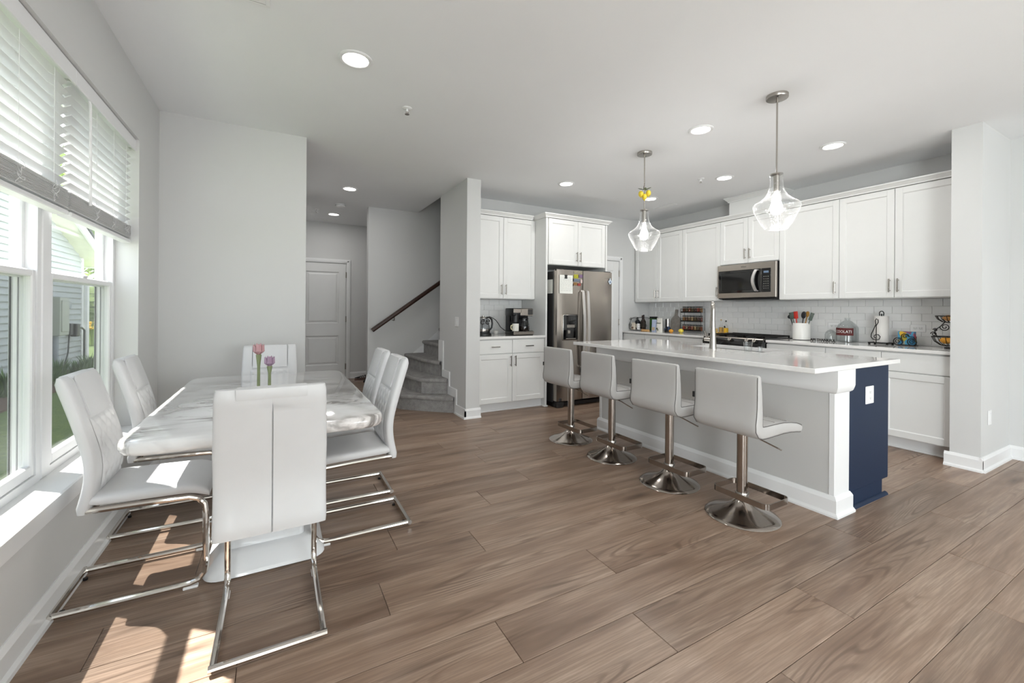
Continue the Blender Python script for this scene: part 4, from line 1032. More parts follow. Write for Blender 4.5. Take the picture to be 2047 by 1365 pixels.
M_lemon = mat('yellow_lemon_skin', rgb(222, 196, 58), .45, var=.1, sc=30)
M_lf = mat('dull_green_leaf', rgb(92, 104, 84), .6, var=.15)
for dx_, dy_, dz_ in ((-.028, .02, -.055), (.026, -.022, -.05), (-.006, -.004, -.085)):
    MB().ball((dx_, dy_, dz_), .024, .024, .03, 12, 8).ball((dx_, dy_, dz_ - .031), .006, .006, .007, 8, 5).build('lemon', M_lemon, lm)
for a, t in ((.3, .2), (2.4, .3), (4.0, .1), (5.2, .25)):
    q = MB().ball((0.032, 0, 0), .03, .013, .002, 10, 4); q.xf(lambda x, y, z, a=a, t=t: (x * cos(a) - y * sin(a), x * sin(a) + y * cos(a), z + x * t - .018)); q.build('leaf', M_lf, lm)
MB().tube([(-.012, 0, -.02), (-.012, .0, .01), (-.006, 0, .03), (.0, 0, .045)], .003, 6).build('stem', M_rail, lm)

# ------------------------------------------------------------------ recessed downlights
DL = [((.402, 2.689), 'recessed ceiling light above the dining table', 2.6), ((.78, 5.616), 'recessed ceiling light in the hall nearer the dining room', 2.6), ((.772, 7.259), 'recessed ceiling light in the hall nearer the white door', 2.6),
      ((2.98, 4.085), 'recessed ceiling light in front of the coffee counter', 2.6), ((3.047, 2.314), 'recessed ceiling light between the two island pendants', 2.6), ((4.362, 1.947), 'recessed ceiling light over the aisle near the wing wall', 2.6),
      ((4.369, 3.011), 'recessed ceiling light over the aisle by the microwave', 2.6), ((4.344, 4.065), 'recessed ceiling light over the aisle behind the lemon pendant', 2.6)]
dlr = MB().lathe([(.097, -.0005), (.0965, -.006), (.088, -.0105), (.076, -.009), (.071, -.004)], seg=36).mesh('trim_ring', M_trim)
dll = MB().lathe([(.0715, -.003), (.0715, -.0055), (.04, -.0062), (.001, -.0064)], seg=36).mesh('lens', M_lamp)
for (x, y), lb, e in DL:
    d = empty('downlight', (x, y, HC), lb, 'ceiling light', 'recessed ceiling lights'); inst('trim_ring', dlr, d); inst('lens', dll, d)
    l = bpy.data.lights.new('downlight_lamp', 'AREA'); l.shape = 'DISK'; l.size = .13; l.energy = e; l.color = (1, .985, .96)
    o = bpy.data.objects.new('downlight_lamp', l); COL.objects.link(o); o.parent = d; o.location = (0, 0, -.013)
def sprinkler(x, y, label):
    s = empty('sprinkler', (x, y, HC), label, 'sprinkler', 'ceiling sprinkler heads')
    MB().lathe([(.036, -.0005), (.034, -.005), (.02, -.01)], seg=20).build('escutcheon', M_plate, s)
    MB().lathe([(.009, -.008), (.009, -.022), (.014, -.026), (.014, -.03)], seg=12).build('head', M_plate, s)
    MB().lathe([(.017, -.046), (.017, -.048)], seg=12).cyl((.009, 0, -.028), (.004, 0, -.047), .0025, 6).cyl((-.009, 0, -.028), (-.004, 0, -.047), .0025, 6).build('deflector', M_nickel, s)
sprinkler(.837, 3.151, 'white sprinkler head on the ceiling past the dining light')
sprinkler(4.175, 3.166, 'white sprinkler head on the ceiling above the kitchen aisle')
sprinkler(.509, 7.027, 'white sprinkler head on the hall ceiling')
sd = empty('smoke_detector', (.788, 6.545, HC), 'round white smoke detector on the hall ceiling', 'smoke detector')
MB().lathe([(.07, -.0005), (.07, -.012), (.062, -.03), (.045, -.036), (.01, -.037)], seg=28).build('cover', M_plate, sd)
MB().lathe([(.071, -.013), (.071, -.016)], seg=28).build('vent_slot', M_dgrey, sd)
def vent(x, y, w, l, label, rz=0):
    v = empty('ceiling_vent', (x, y, HC), label, 'vent', 'ceiling air vents', rz)
    fm = MB().rbox(-w / 2, w / 2, -l / 2, -l / 2 + .02, -.006, -.0005, .002).rbox(-w / 2, w / 2, l / 2 - .02, l / 2, -.006, -.0005, .002).rbox(-w / 2, -w / 2 + .02, -l / 2 + .018, l / 2 - .018, -.006, -.0005, .002).rbox(w / 2 - .02, w / 2, -l / 2 + .018, l / 2 - .018, -.006, -.0005, .002)
    fm.build('frame', M_plate, v); MB().box(-w / 2 + .018, w / 2 - .018, -l / 2 + .018, l / 2 - .018, -.0015, -.0006).build('duct', M_duct, v, smooth=False)
    n = int((l - .04) / .016); sl = MB().prism([(-.006, -.001), (-.005, -.001), (.006, -.007), (.005, -.007)], 'x', -w / 2 + .02, w / 2 - .02).mesh('louver', M_plate)
    for i in range(n): inst('louver', sl, v, (0, -l / 2 + .028 + i * .016, 0))
vent(.70, 7.78, .34, .13, 'white air vent on the hall ceiling by the end wall')
vent(4.84, 4.25, .12, .33, 'white air vent on the kitchen ceiling above the corner cabinets')
vent(-.12, 2.31, .16, .27, 'white air vent on the ceiling by the dining window')

# ------------------------------------------------------------------ coffee counter things
Z = .92
cmk = empty('coffee_maker', (2.74, 4.74, Z), 'black and stainless two way coffee maker on the coffee counter', 'coffee maker')
MB().rbox(-.15, .15, -.10, .13, .0, .055, .012, 2).build('base', M_black, cmk)
MB().rbox(-.148, .148, -.106, -.095, .012, .05, .004).build('base_band', M_steelh, cmk)
MB().rbox(-.145, .145, .03, .13, .05, .33, .01).build('tower', M_black, cmk)
MB().rbox(-.15, .15, -.09, .13, .245, .345, .014, 2).build('head', M_black, cmk)
MB().rbox(-.146, -.03, -.097, -.085, .285, .335, .005).rbox(-.045, .14, -.097, -.085, .25, .338, .005).build('head_band', M_steelh, cmk)
MB().rbox(.06, .13, -.1, -.095, .262, .332, .003).build('control_display', M_dgrey, cmk)
MB().lathe([(.05, .17), (.052, .285), (.05, .29)], (-.095, -.04, 0), 20).build('pod_holder', M_black, cmk)
cf = MB().lathe([(.066, .056), (.072, .075), (.07, .12), (.055, .175), (.05, .2), (.054, .215)], (.045, -.03, 0), 24).build('carafe', M_smoke, cmk)
MB().lathe([(.055, .2), (.056, .222), (.03, .232)], (.045, -.03, 0), 20).build('carafe_lid', M_black, cf)
MB().tube([(.045, -.085, .2), (.045, -.12, .19), (.045, -.128, .14), (.045, -.105, .09)], .009, 8).build('carafe_handle', M_black, cf)
MB().lathe([(.066, .057), (.071, .075), (.068, .115)], (.045, -.03, 0), 24).build('coffee', mat('dark_coffee', rgb(28, 18, 14), .1), cf)
mug = empty('mug', (2.635, 4.67, Z + .0555), 'white speckled mug with cream handle standing on the coffee maker', 'mug')
k_ = N('speckled_mug'); vv = k_.n('ShaderNodeTexVoronoi', i_Scale=60.); k_.l(k_.coord(), vv.inputs['Vector']); k_.l(k_.ramp(vv.outputs['Distance'], [(.12, rgb(120, 116, 108)), (.2, rgb(228, 226, 218))]), k_.p.inputs['Base Color'])
MB().lathe([(.04, 0), (.042, .004), (.042, .094), (.038, .094), (.037, .01), (.001, .009)], seg=24).build('cup', k_.m, mug)
MB().tube([(-.04, 0, .075), (-.066, -.004, .07), (-.07, -.004, .045), (-.062, -.004, .025), (-.04, 0, .02)], .006, 8).build('handle', mat('cream_ceramic', rgb(216, 208, 170), .4), mug)
ke = empty('kettle', (2.245, 4.80, Z), 'glass electric kettle with black handle beside the stair side wall', 'kettle')
MB().lathe([(.105, 0), (.107, .006), (.1, .03), (.085, .034)], seg=28).build('power_base', M_black, ke)
MB().lathe([(.085, .034), (.088, .05), (.086, .055)], seg=28).build('heating_base', M_black, ke)
MB().lathe([(.086, .055), (.088, .075), (.084, .11), (.072, .155), (.058, .195), (.05, .215), (.048, .215), (.056, .194), (.07, .154), (.082, .11), (.085, .076), (.083, .058)], seg=28, cap=False).build('glass_jug', M_smoke, ke)
MB().lathe([(.086, .056), (.0872, .08), (.0868, .084)], seg=28).build('steel_band', M_steelh, ke)
MB().lathe([(.051, .213), (.052, .224), (.035, .232), (.012, .236), (.012, .248), (.003, .25)], seg=24).build('lid', M_nickel, ke)
MB().tube([(.045, 0, .222), (.085, -.005, .228), (.115, -.008, .2), (.122, -.01, .15), (.115, -.01, .10), (.088, -.006, .066)], [.014, .013, .012, .011, .011, .009], 10).build('handle', M_black, ke)
sg_ = empty('word_sign', (2.235, 5.02, Z), 'black cursive word sign behind the kettle', 'sign')
text_mesh('Coffee', .15, .006, M_dark, sg_, (0, 0, .13), (pi / 2, 0, 0), 'lettering', .25)
MB().rbox(-.2, .2, -.02, .02, 0, .012, .003).cyl((-.1, 0, .01), (-.1, 0, .135), .004, 6).cyl((.1, 0, .01), (.1, 0, .135), .004, 6).build('stand', M_dark, sg_)
tg = empty('teacup', (2.515, 4.98, Z), 'small pale patterned cup beside the kettle', 'cup')
MB().lathe([(.022, 0), (.026, .004), (.042, .05), (.039, .05), (.022, .008), (.001, .007)], seg=20).build('cup', mat('pale_printed_porcelain', rgb(206, 204, 200), .25, var=.2, sc=50), tg)
MB().tube([(.038, 0, .042), (.058, 0, .038), (.052, 0, .018), (.03, 0, .016)], .0035, 6).build('handle', M_plate, tg)
cd = MB().tube([(2.37, 4.88, Z + .235), (2.43, 4.9, Z + .215), (2.48, 4.92, Z + .19), (2.52, 4.93, Z + .15), (2.55, 4.92, Z + .1), (2.59, 4.89, Z + .06), (2.64, 4.88, Z + .045)], .005, 8).build('power_cord', M_black)
tag(cd, 'black power cord looping from kettle towards coffee maker', 'cord')

# ------------------------------------------------------------------ things on the long kitchen counter
wb = empty('wire_basket', (5.13, 4.98, Z), 'black scroll wire basket in the counter corner', 'basket')
def spiral(c, r0, turns, ax, n=26, flip=1, ph=0):
    out = []
    for i in range(n):
        t = i / (n - 1); a = ph + flip * 2 * pi * turns * t; r = r0 * (1 - .82 * t)
        out.append((c[0] + r * cos(a) * ax[0], c[1] + r * cos(a) * ax[1], c[2] + r * sin(a)))
    return out
AX = (0, -1)
f = MB()
for x in (-.07, .07):
    f.tube([(x, .16, .02), (x, .0, .012), (x, -.17, .02)], .0035, 6).tube([(x, .16, .02), (x, .19, .06), (x, .19, .1), (x, .16, .14), (x, .14, .2), (x, .06, .22), (x, -.06, .22), (x, -.14, .2)], .0035, 6)
    f.tube(spiral((x, .165, .095), .03, 1.5, AX, ph=pi), .003, 6).tube(spiral((x, .15, .195), .026, 1.5, AX, ph=pi), .003, 6).tube(spiral((x, -.165, .1), .03, 1.5, (0, 1), ph=pi), .003, 6)
for y, z in ((.16, .02), (.08, .014), (0, .012), (-.08, .014), (-.17, .02), (.14, .2), (-.14, .2)): f.tube([(-.07, y, z), (.07, y, z)], .003, 6)
f.build('wire_frame', M_dark, wb)
def bottle(loc, r, h, body, cap, label, neck=.33, lab=None, name='bottle', grp='bottles on the kitchen counter', rot=None, capname='cap'):
    b = empty(name, loc, label, 'bottle', grp)
    if rot: b.rotation_euler = rot
    MB().lathe([(r * .92, 0), (r, .006), (r, h * (1 - neck - .12)), (r * .8, h * (1 - neck - .04)), (r * .36, h * (1 - neck + .05)), (r * .32, h * .93)], seg=18).build('body', body, b)
    MB().lathe([(r * .38, h * .91), (r * .38, h), (r * .3, h + .001)], seg=12).build(capname, cap, b)
    if lab: MB().lathe([(r + .0008, h * .12), (r + .0008, h * .44)], seg=18, cap=False).build('label', lab, b)
    return b
M_dkbot = mat('dark_bottle_glass', rgb(18, 22, 30), .08, var=.05)
M_brbot = mat('dark_brown_glass', rgb(36, 24, 18), .1, var=.05)
def lab(n, c, v=.2): return mat('label_' + n, rgb(*c), .6, var=v, sc=60)
GB = 'packets and bottles in the wire basket'
bottle((5.12, 5.04, Z + .03), .042, .19, M_dkbot, M_black, 'squat dark blue bottle in the wire basket', .25, lab('white', (214, 208, 196)), grp=GB)
bottle((5.14, 4.93, Z + .03), .034, .23, M_brbot, M_black, 'tall dark brown bottle in the wire basket', .35, lab('black_gold', (44, 36, 26)), grp=GB)
bottle((5.17, 4.985, Z + .03), .032, .22, M_brbot, M_wood_leg, 'brown bottle with red cap at the back of the wire basket', .35, grp=GB)
def pouch(loc, w, h, d, m, label, cat='packet', grp=GB, rz=-pi / 2, name='snack_packet', mark=None):
    p = empty(name, loc, label, cat, grp, rz)
    R = []
    for i in range(9):
        t = i / 8; th = d * (.9 if t < .1 else 1 - .93 * max(0, (t - .35) / .65) ** 1.3) / 2; ww = w / 2 * (1 - .06 * sin(pi * t))
        R.append([(ww * math.copysign(abs(cos(a)) ** .5, cos(a)), th * math.copysign(abs(sin(a)) ** .8, sin(a)), h * t) for a in [2 * pi * j / 16 for j in range(16)]])
    MB().loft(R).build('pouch', m, p, ang=60)
    if mark: MB().rbox(-w * .3, w * .3, -d / 2 - .001, -d / 2 + .004, h * .12, h * .38, .002).build('printed_label', mark, p)
    return p
pouch((5.05, 5.06, Z + .024), .075, .11, .05, lab('cream', (206, 196, 180), .15), 'cream coloured packet at the front of the wire basket', mark=lab('brown', (120, 96, 78)))
pouch((5.07, 4.975, Z + .024), .05, .095, .04, lab('white_black', (220, 220, 222), .4), 'small white and black packet in the wire basket')
pouch((5.13, 4.70, Z), .095, .19, .05, lab('ice_blue', (182, 194, 220), .12), 'pale blue and white pouch beside the wire basket', grp='pouches on the kitchen counter', mark=lab('cookie', (196, 178, 150)))
wp = pouch((5.10, 4.57, Z), .105, .215, .05, mat('off_white_pouch', rgb(226, 224, 216), .5, var=.03), 'tall off white pouch with green leaf print', grp='pouches on the kitchen counter')
text_mesh('simple', .036, .0006, mat('dark_green_print', rgb(70, 84, 66), .7), wp, (0, -.0225, .13), (pi / 2 - .1, 0, 0), 'printed_word', 0, 'CENTER')
MB().ball((-.03, -.025, .055), .02, .002, .014, 10, 5).ball((-.012, -.025, .035), .014, .002, .01, 10, 5).build('leaf_print', M_lf, wp)
o = empty('tea_box', (5.33, 4.90, Z), 'dark green box standing behind the pale blue pouch', 'box'); MB().rbox(-.04, .04, -.045, .045, 0, .225, .002).build('carton', mat('dark_green_carton', rgb(48, 92, 36), .5, var=.15, sc=30), o); MB().rbox(-.042, .042, -.047, .047, .2, .232, .002).build('lid', M_black, o)
bottle((5.33, 4.80, Z), .018, .215, lab('tan_bottle', (150, 120, 96), .1), M_wood_leg, 'slim tan sauce bottle behind the off white pouch', .3)
wb2 = pouch((5.02, 4.78, Z + .002), .17, .035, .06, lab('tan_cookies', (186, 146, 96), .3), 'flat tan bag of cookies lying in front of the pouches', grp='pouches on the kitchen counter')
gr = empty('immersion_blender', (5.30, 4.59, Z), 'chrome and black chopper with clear blue bowl', 'blender')
MB().lathe([(.05, 0), (.05, .016), (.045, .02)], seg=20).build('foot', M_black, gr)
MB().lathe([(.046, .02), (.05, .05), (.036, .075), (.022, .085)], seg=20).build('bowl', m_glass('blue_tinted_plastic', rgb(170, 186, 215), 1.), gr)
MB().lathe([(.023, .08), (.023, .2), (.018, .204)], seg=18).build('motor_body', M_chrome, gr)
MB().rbox(-.01, .03, .022, .045, .02, .2, .006).build('grip', M_black, gr)
o = bottle((5.27, 4.69, Z), .017, .15, M_brbot, M_black, 'small dark dropper bottle beside the chrome chopper', .3)
cb = empty('cutting_board', (XR - .06, 4.60, Z + .001), 'grey bottle shaped cutting board leaning against the tiles', 'cutting board', rz=-pi / 2)
pr = [(-.088, 0), (.088, 0), (.09, .012), (.09, .17), (.082, .2), (.06, .228), (.035, .25), (.024, .275), (.022, .32), (.024, .345), (.016, .352), (-.016, .352), (-.024, .345), (-.022, .32), (-.024, .275), (-.035, .25), (-.06, .228), (-.082, .2), (-.09, .17), (-.09, .012)]
q = MB().prism(pr, 'y', -.008, .008); q.xf(lambda x, y, z: (x, y + z * .13, z * .99)); q.build('board', mat('grey_washed_wood', rgb(150, 144, 138), .6, var=.15, sc=20), cb)
def fruit(loc, r, m, label, cat, grp='citrus on the kitchen counter', name='lemon'):
    f_ = empty(name, loc, label, cat, grp); MB().ball((0, 0, r * .9), r, r * 1.15, r * .9, 16, 10).build('fruit', m, f_); MB().ball((0, r * 1.15, r * .9), r * .25, r * .22, r * .25, 8, 5).build('tip', m, f_)
M_orange = mat('orange_peel', rgb(224, 158, 52), .45, var=.08, sc=40)
fruit((5.12, 4.37, Z), .030, M_orange, 'orange fruit on the counter before the cutting board', 'fruit', name='orange')
fruit((5.25, 4.30, Z), .034, mat('bright_lemon', rgb(236, 214, 84), .4, var=.06), 'yellow lemon on the counter beside the spice rack', 'fruit')
# spice rack: black wire shelf with three tiers of jars
RX, RY0, RY1 = 5.42, 4.06, 4.415
rk = empty('spice_rack', (RX, (RY0 + RY1) / 2, Z), 'black wire three tier spice rack against the tiles', 'spice rack'); hw = (RY1 - RY0) / 2
f = MB()
for y in (-hw, hw):
    f.tube([(-.04, y, 0), (-.04, y, .36)], .0035, 6).tube([(.045, y, 0), (.045, y, .36)], .0035, 6).tube([(-.04, y, .36), (.045, y, .36)], .0035, 6)
f.build('uprights', M_dark, rk)
for z in (.03, .165, .30):
    s = MB().box(-.043, .048, -hw, hw, z, z + .003).box(-.045, -.042, -hw, hw, z, z + .02); s.build('shelf', M_dark, rk, smooth=False); MB().tube([(-.044, -hw, z + .045), (-.044, hw, z + .045)], .0025, 6).build('guard_wire', M_dark, rk)
spice = [(132, 66, 30), (104, 62, 36), (148, 104, 54), (92, 74, 42), (150, 58, 36), (118, 88, 58), (84, 52, 38), (160, 128, 80), (110, 40, 30)]
jl = MB().lathe([(.0205, .072), (.0205, .088), (.018, .09)], seg=12).mesh('lid', mat('dark_steel_lid', rgb(70, 67, 64), .45, .3))
jb = MB().lathe([(.02, 0), (.0215, .004), (.0215, .06), (.018, .07), (.018, .074)], seg=12).mesh('glass_jar', M_clear)
jc = [MB().lathe([(.0185, .003), (.0195, .01), (.0195, .064)], seg=10).mesh('spice', mat('spice_%d' % i, rgb(*c), .9, var=.25, sc=120)) for i, c in enumerate(spice)]
rj = random.Random(5); nm = ('bottom', 'middle', 'top')
for ti, z in enumerate((.033, .168, .303)):
    for j in range(7):
        s = empty('spice_jar', (RX, RY1 - .027 - j * .0502, Z + z + .0005), '%s spice jar from the pantry door end of the %s spice rack tier' % (('first', 'second', 'third', 'fourth', 'fifth', 'sixth', 'seventh')[j], nm[ti]), 'jar', 'spice jars on the %s tier' % nm[ti])
        inst('spice', jc[rj.randrange(len(jc))], s); inst('glass_jar', jb, s); inst('lid', jl, s)
# tray with oil and sauce bottles left of the range
ty = empty('bottle_tray', (5.42, 3.74, Z), 'patterned yellow tray with bottles beside the range', 'tray'); MB().rbox(-.05, .05, -.075, .075, 0, .012, .004).rbox(-.05, -.045, -.075, .075, .01, .035, .002).build('tray', lab('yellow_pattern', (206, 158, 66), .4), ty)
bottle((5.43, 3.775, Z + .0125), .026, .2, M_clear, mat('cork', rgb(196, 172, 132), .8), 'clear corked oil bottle on the patterned tray', .4, lab('gold', (196, 160, 90)), capname='cork')
yb = bottle((5.42, 3.695, Z + .0125), .029, .185, M_clear, M_black, 'clear bottle with yellow label and black cap beside the range', .3, lab('yellow', (230, 180, 40), .08))
MB().ball((-.0285, .0, .098), .003, .014, .014, 10, 6).build('emblem', M_black, yb)
o = empty('salt_box', (5.32, 3.8, Z), 'small white box with red and yellow print beside the faucet and range', 'box'); MB().rbox(-.03, .03, -.035, .035, 0, .085, .003).build('carton', lab('red_yellow_print', (214, 184, 120), .5), o); MB().rbox(-.031, .031, -.036, .036, .085, .1, .003).build('lid', lab('white_lid', (220, 214, 208), .05), o)
# utensil crock with utensils
ck = empty('utensil_crock', (5.33, 2.686, Z), 'white ceramic utensil crock beside the range', 'crock')
MB().lathe([(.082, 0), (.086, .004), (.086, .19), (.083, .195), (.079, .19), (.079, .02), (.001, .018)], seg=32).build('pot', mat('white_stoneware', rgb(228, 227, 223), .3, var=.01), ck)
MB().lathe([(.084, -.0005), (.0865, .003), (.0865, .006), (.08, .006)], seg=32).build('foot_ring', M_dgrey, ck)
def utensil(name, dy, dxx, lean, L, head, m, label, hm=None):
    u = empty(name, (5.33 + dxx, 2.686 + dy, Z + .022), label, 'utensil', 'utensils in the white crock'); u.rotation_euler = (lean, .05, 0)
    MB().cyl((0, 0, 0), (0, 0, L), .006, 8).build('handle', hm or m, u); head(MB(), L).build('head', m, u, ang=50)
def spat(w, h): return lambda q, L: q.rbox(-.004, .004, -w / 2, w / 2, L - .01, L + h, .003)
def spoon(w, h): return lambda q, L: q.ball((0, 0, L + h / 2 - .01), .008, w / 2, h / 2, 12, 8)
def forkh(q, L):
    q.rbox(-.004, .004, -.02, .02, L - .01, L + .035, .003)
    for i in range(4): q.rbox(-.004, .004, -.02 + i * .0108, -.0125 + i * .0108, L + .03, L + .08, .002)
    return q
M_sage = mat('sage_green_silicone', rgb(88, 100, 92), .5); M_red = mat('red_silicone', rgb(206, 52, 40), .45); M_nv = mat('black_nylon', rgb(26, 26, 32), .4); M_wd = mat('amber_wood', rgb(176, 128, 56), .5, var=.2, sc=30)
utensil('ladle', .045, .0, -.34, 0.245, spoon(.06, .05), M_nv, 'black ladle leaning out of the utensil crock')
utensil('slotted_turner', .035, -.02, -.24, 0.235, spat(.062, .07), M_sage, 'sage green slotted turner in the utensil crock')
utensil('spatula', .02, -.03, -.12, 0.235, spat(.045, .075), M_red, 'red spatula in the utensil crock')
utensil('serving_spoon', -.005, -.03, .1, 0.235, spoon(.055, .085), M_nv, 'black serving spoon in the utensil crock')
utensil('wooden_spoon', -.012, .0, .16, 0.255, spoon(.045, .07), M_wd, 'amber wooden spoon in the utensil crock')
utensil('spaghetti_server', -.03, -.02, .3, 0.225, forkh, M_sage, 'sage green toothed pasta server in the utensil crock')
# word sign
ws = empty('word_sign', (5.26, 2.43, Z), 'small standing black letter sign between crock and jug', 'sign')
text_mesh('AM THANKFUL', .042, .004, M_dark, ws, (0, .127, .001), (pi / 2, 0, -pi / 2), 'lettering', 0, 'LEFT', .86)
# clear jug with label and a glass dome
jg = empty('clear_jug', (5.40, 2.262, Z), 'large clear jug with dark red label on the counter', 'jug')
MB().lathe([(.09, 0), (.098, .006), (.098, .14), (.094, .165), (.075, .195), (.045, .222), (.026, .234), (.024, .255), (.028, .262), (.022, .262), (.02, .236), (.04, .22), (.092, .16), (.095, .14), (.094, .01), (.001, .006)], seg=28).build('jug_body', M_clear, jg)
M_jl = lab('dark_red', (84, 26, 26), .5)
lw = MB(); n = 14
lw.add([(-.0995 * cos(a), -.0995 * sin(a), z) for z in (.075, .155) for a in [-.95 + 1.9 * i / n for i in range(n + 1)]], [(i, i + 1, n + 2 + i, n + 1 + i) for i in range(n)]); jlbl = lw.build('label', M_jl, jg)
tx = text_mesh('COOLATI', .036, .0, M_plate, jlbl, (0, 0, 0), (0, 0, 0), 'lettering')
for v in tx.data.vertices:
    a = -v.co.x / .0995 * 1.0; v.co = Vector((-.1005 * cos(a), -.1008 * sin(-a), .102 + v.co.y * 1.15))
dm = empty('glass_dome', (5.40, 2.42, Z), 'small clear glass jar between letter sign and jug', 'jar')
MB().lathe([(.052, 0), (.054, .004), (.054, .07), (.046, .1), (.028, .122), (.006, .13), (.004, .127), (.027, .118), (.044, .097), (.0515, .07), (.0515, .006), (.001, .005)], seg=24).build('dome', M_clear, dm)
# paper towel holder
pt = empty('paper_towel_holder', (5.39, 1.965, Z), 'black treble clef paper towel holder', 'paper towel holder')
MB().rbox(-.075, .075, -.085, .085, .012, .02, .003).box(-.07, -.055, -.08, -.065, 0, .013).box(-.07, -.055, .065, .08, 0, .013).box(.055, .07, -.08, -.065, 0, .013).box(.055, .07, .065, .08, 0, .013).build('base', M_dark, pt)
MB().cyl((.01, 0, .02), (.01, 0, .31), .006, 8).tube([(.01, .016, .29)] + [(.01, .018 * cos(pi * i / 8), .315 + .022 * sin(pi * i / 8)) for i in range(9)] + [(.01, -.016, .29)], .0045, 8).build('post', M_dark, pt)
cl = [(-.085, .008, .018), (-.085, .008, .19), (-.085, -.008, .225), (-.085, -.006, .25), (-.085, .008, .26), (-.085, .016, .24), (-.085, .012, .2), (-.085, .03, .15), (-.085, .048, .105), (-.085, .05, .075), (-.085, .035, .052), (-.085, .008, .045), (-.085, -.018, .055), (-.085, -.024, .08), (-.085, -.01, .1), (-.085, .012, .1), (-.085, .025, .085), (-.085, .022, .068), (-.085, .008, .066)]
MB().tube([tuple(p) for p in cl], .0042, 8).rbox(-.089, -.07, -.0, .016, .012, .02, .002).build('treble_clef', M_dark, pt)
pr_ = empty('paper_towel_roll', (5.40, 1.965, Z + .021), 'white paper towel roll on the treble clef holder', 'paper towel'); MB().lathe([(.056, 0), (.058, .004), (.058, .262), (.056, .266), (.02, .266), (.02, .2), (.001, .2)], seg=32).build('roll', mat('soft_white_paper', rgb(232, 229, 225), .9, var=.02, bump=.2, bsc=120), pr_)
# napkin holder with painted tractor-like scroll wire over colourful napkins
nh = empty('napkin_holder', (5.40, 1.765, Z), 'black scroll wire napkin holder with round wheels', 'napkin holder', rz=-pi / 2)
f = MB()
for cx, r in ((-.055, .036), (.05, .034)):
    f.tube([(cx + r * cos(2 * pi * i / 20), -.035, .04 + r * sin(2 * pi * i / 20)) for i in range(20)], .004, 6, closed=True).tube(spiral((cx, -.035, .04), r * .75, 1.4, (1, 0)), .003, 6)
f.tube([(-.03, -.035, .06), (-.028, -.035, .105), (-.01, -.035, .118), (.02, -.035, .112), (.03, -.035, .09), (.062, -.035, .088), (.075, -.035, .07)], .004, 6).tube(spiral((.0, -.035, .09), .022, 1.3, (1, 0)), .003, 6)
f.tube([(-.075, -.03, .006), (.075, -.03, .006), (.075, .03, .006), (-.075, .03, .006)], .004, 6, closed=True).tube([(-.06, .032, .006), (-.06, .032, .09), (.06, .032, .09), (.06, .032, .006)], .004, 6)
f.build('wire_scrolls', M_dark, nh)
k_ = N('abstract_napkin_print'); vv = k_.n('ShaderNodeTexVoronoi', i_Scale=26.); k_.l(k_.coord(), vv.inputs['Vector']); h_ = k_.n('ShaderNodeSeparateColor'); k_.l(vv.outputs['Color'], h_.inputs[0])
k_.l(k_.ramp(h_.outputs[0], [(.1, rgb(60, 130, 170)), (.35, rgb(70, 150, 180)), (.5, rgb(216, 176, 40)), (.62, rgb(170, 186, 50)), (.75, rgb(190, 50, 60)), (.95, rgb(40, 90, 120))]), k_.p.inputs['Base Color'])
nk = empty('napkin_stack', (5.40, 1.765, Z + .0105), 'stack of colourful printed napkins in the wire holder', 'napkins', rz=-pi / 2)
for i in range(4): MB().rbox(-.062, .062, -.024 + i * .012, -.015 + i * .012, 0, .128, .002).build('napkin', k_.m, nk)
# two tier fruit basket
fb = empty('fruit_basket', (5.36, 1.445, Z), 'black two tier wire fruit basket against the wing wall', 'basket')
f = MB()
def bowlw(z, R, h):
    f.tube([(R * cos(2 * pi * i / 28), R * sin(2 * pi * i / 28), z + h) for i in range(28)], .0045, 6, closed=True)
    for j in range(14):
        a = 2 * pi * j / 14; f.tube([(R * cos(a), R * sin(a), z + h), (R * .86 * cos(a), R * .86 * sin(a), z + h * .5), (R * .55 * cos(a), R * .55 * sin(a), z + h * .12), (R * .2 * cos(a), R * .2 * sin(a), z)], .0028, 5)
bowlw(.02, .125, .085); bowlw(.235, .1, .06)
f.tube([(.04 * cos(2 * pi * i / 16), .04 * sin(2 * pi * i / 16), .006) for i in range(16)], .005, 6, closed=True)
f.tube([(-.03, .08, .105), (-.03, .1, .14), (-.03, .09, .17), (-.03, .06, .2), (-.03, .03, .24)], .004, 6).tube(spiral((-.03, .03, .195), .035, 1.6, (0, -1), ph=pi), .0035, 6).tube(spiral((-.03, .105, .128), .022, 1.5, (0, 1)), .0035, 6).tube(spiral((-.03, .095, .165), .016, 1.4, (0, 1)), .0035, 6)
f.tube([(.1, 0, .105), (.11, 0, .2), (.09, 0, .29)], .004, 6)
f.build('wire_bowls', M_dark, fb)
FG = 'fruit in the two tier basket'
for (x, y, z, r, m, lb_) in ((.0, .03, .04, .036, M_orange, 'orange lying in the lower wire basket'), (-.05, -.03, .045, .034, M_orange, 'orange at the edge of the lower wire basket'), (.04, -.04, .045, .034, M_orange, 'orange at the back of the lower wire basket'), (-.01, .015, .25, .03, mat('peach_skin', rgb(206, 150, 90), .5, var=.2, sc=20), 'peach in the upper wire basket'), (-.03, -.035, .255, .028, M_lemon, 'lemon in the upper wire basket')):
    fruit((5.36 + x, 1.445 + y, Z + z), r, m, lb_, 'fruit', FG, name='orange' if m is M_orange else ('lemon' if m is M_lemon else 'peach'))

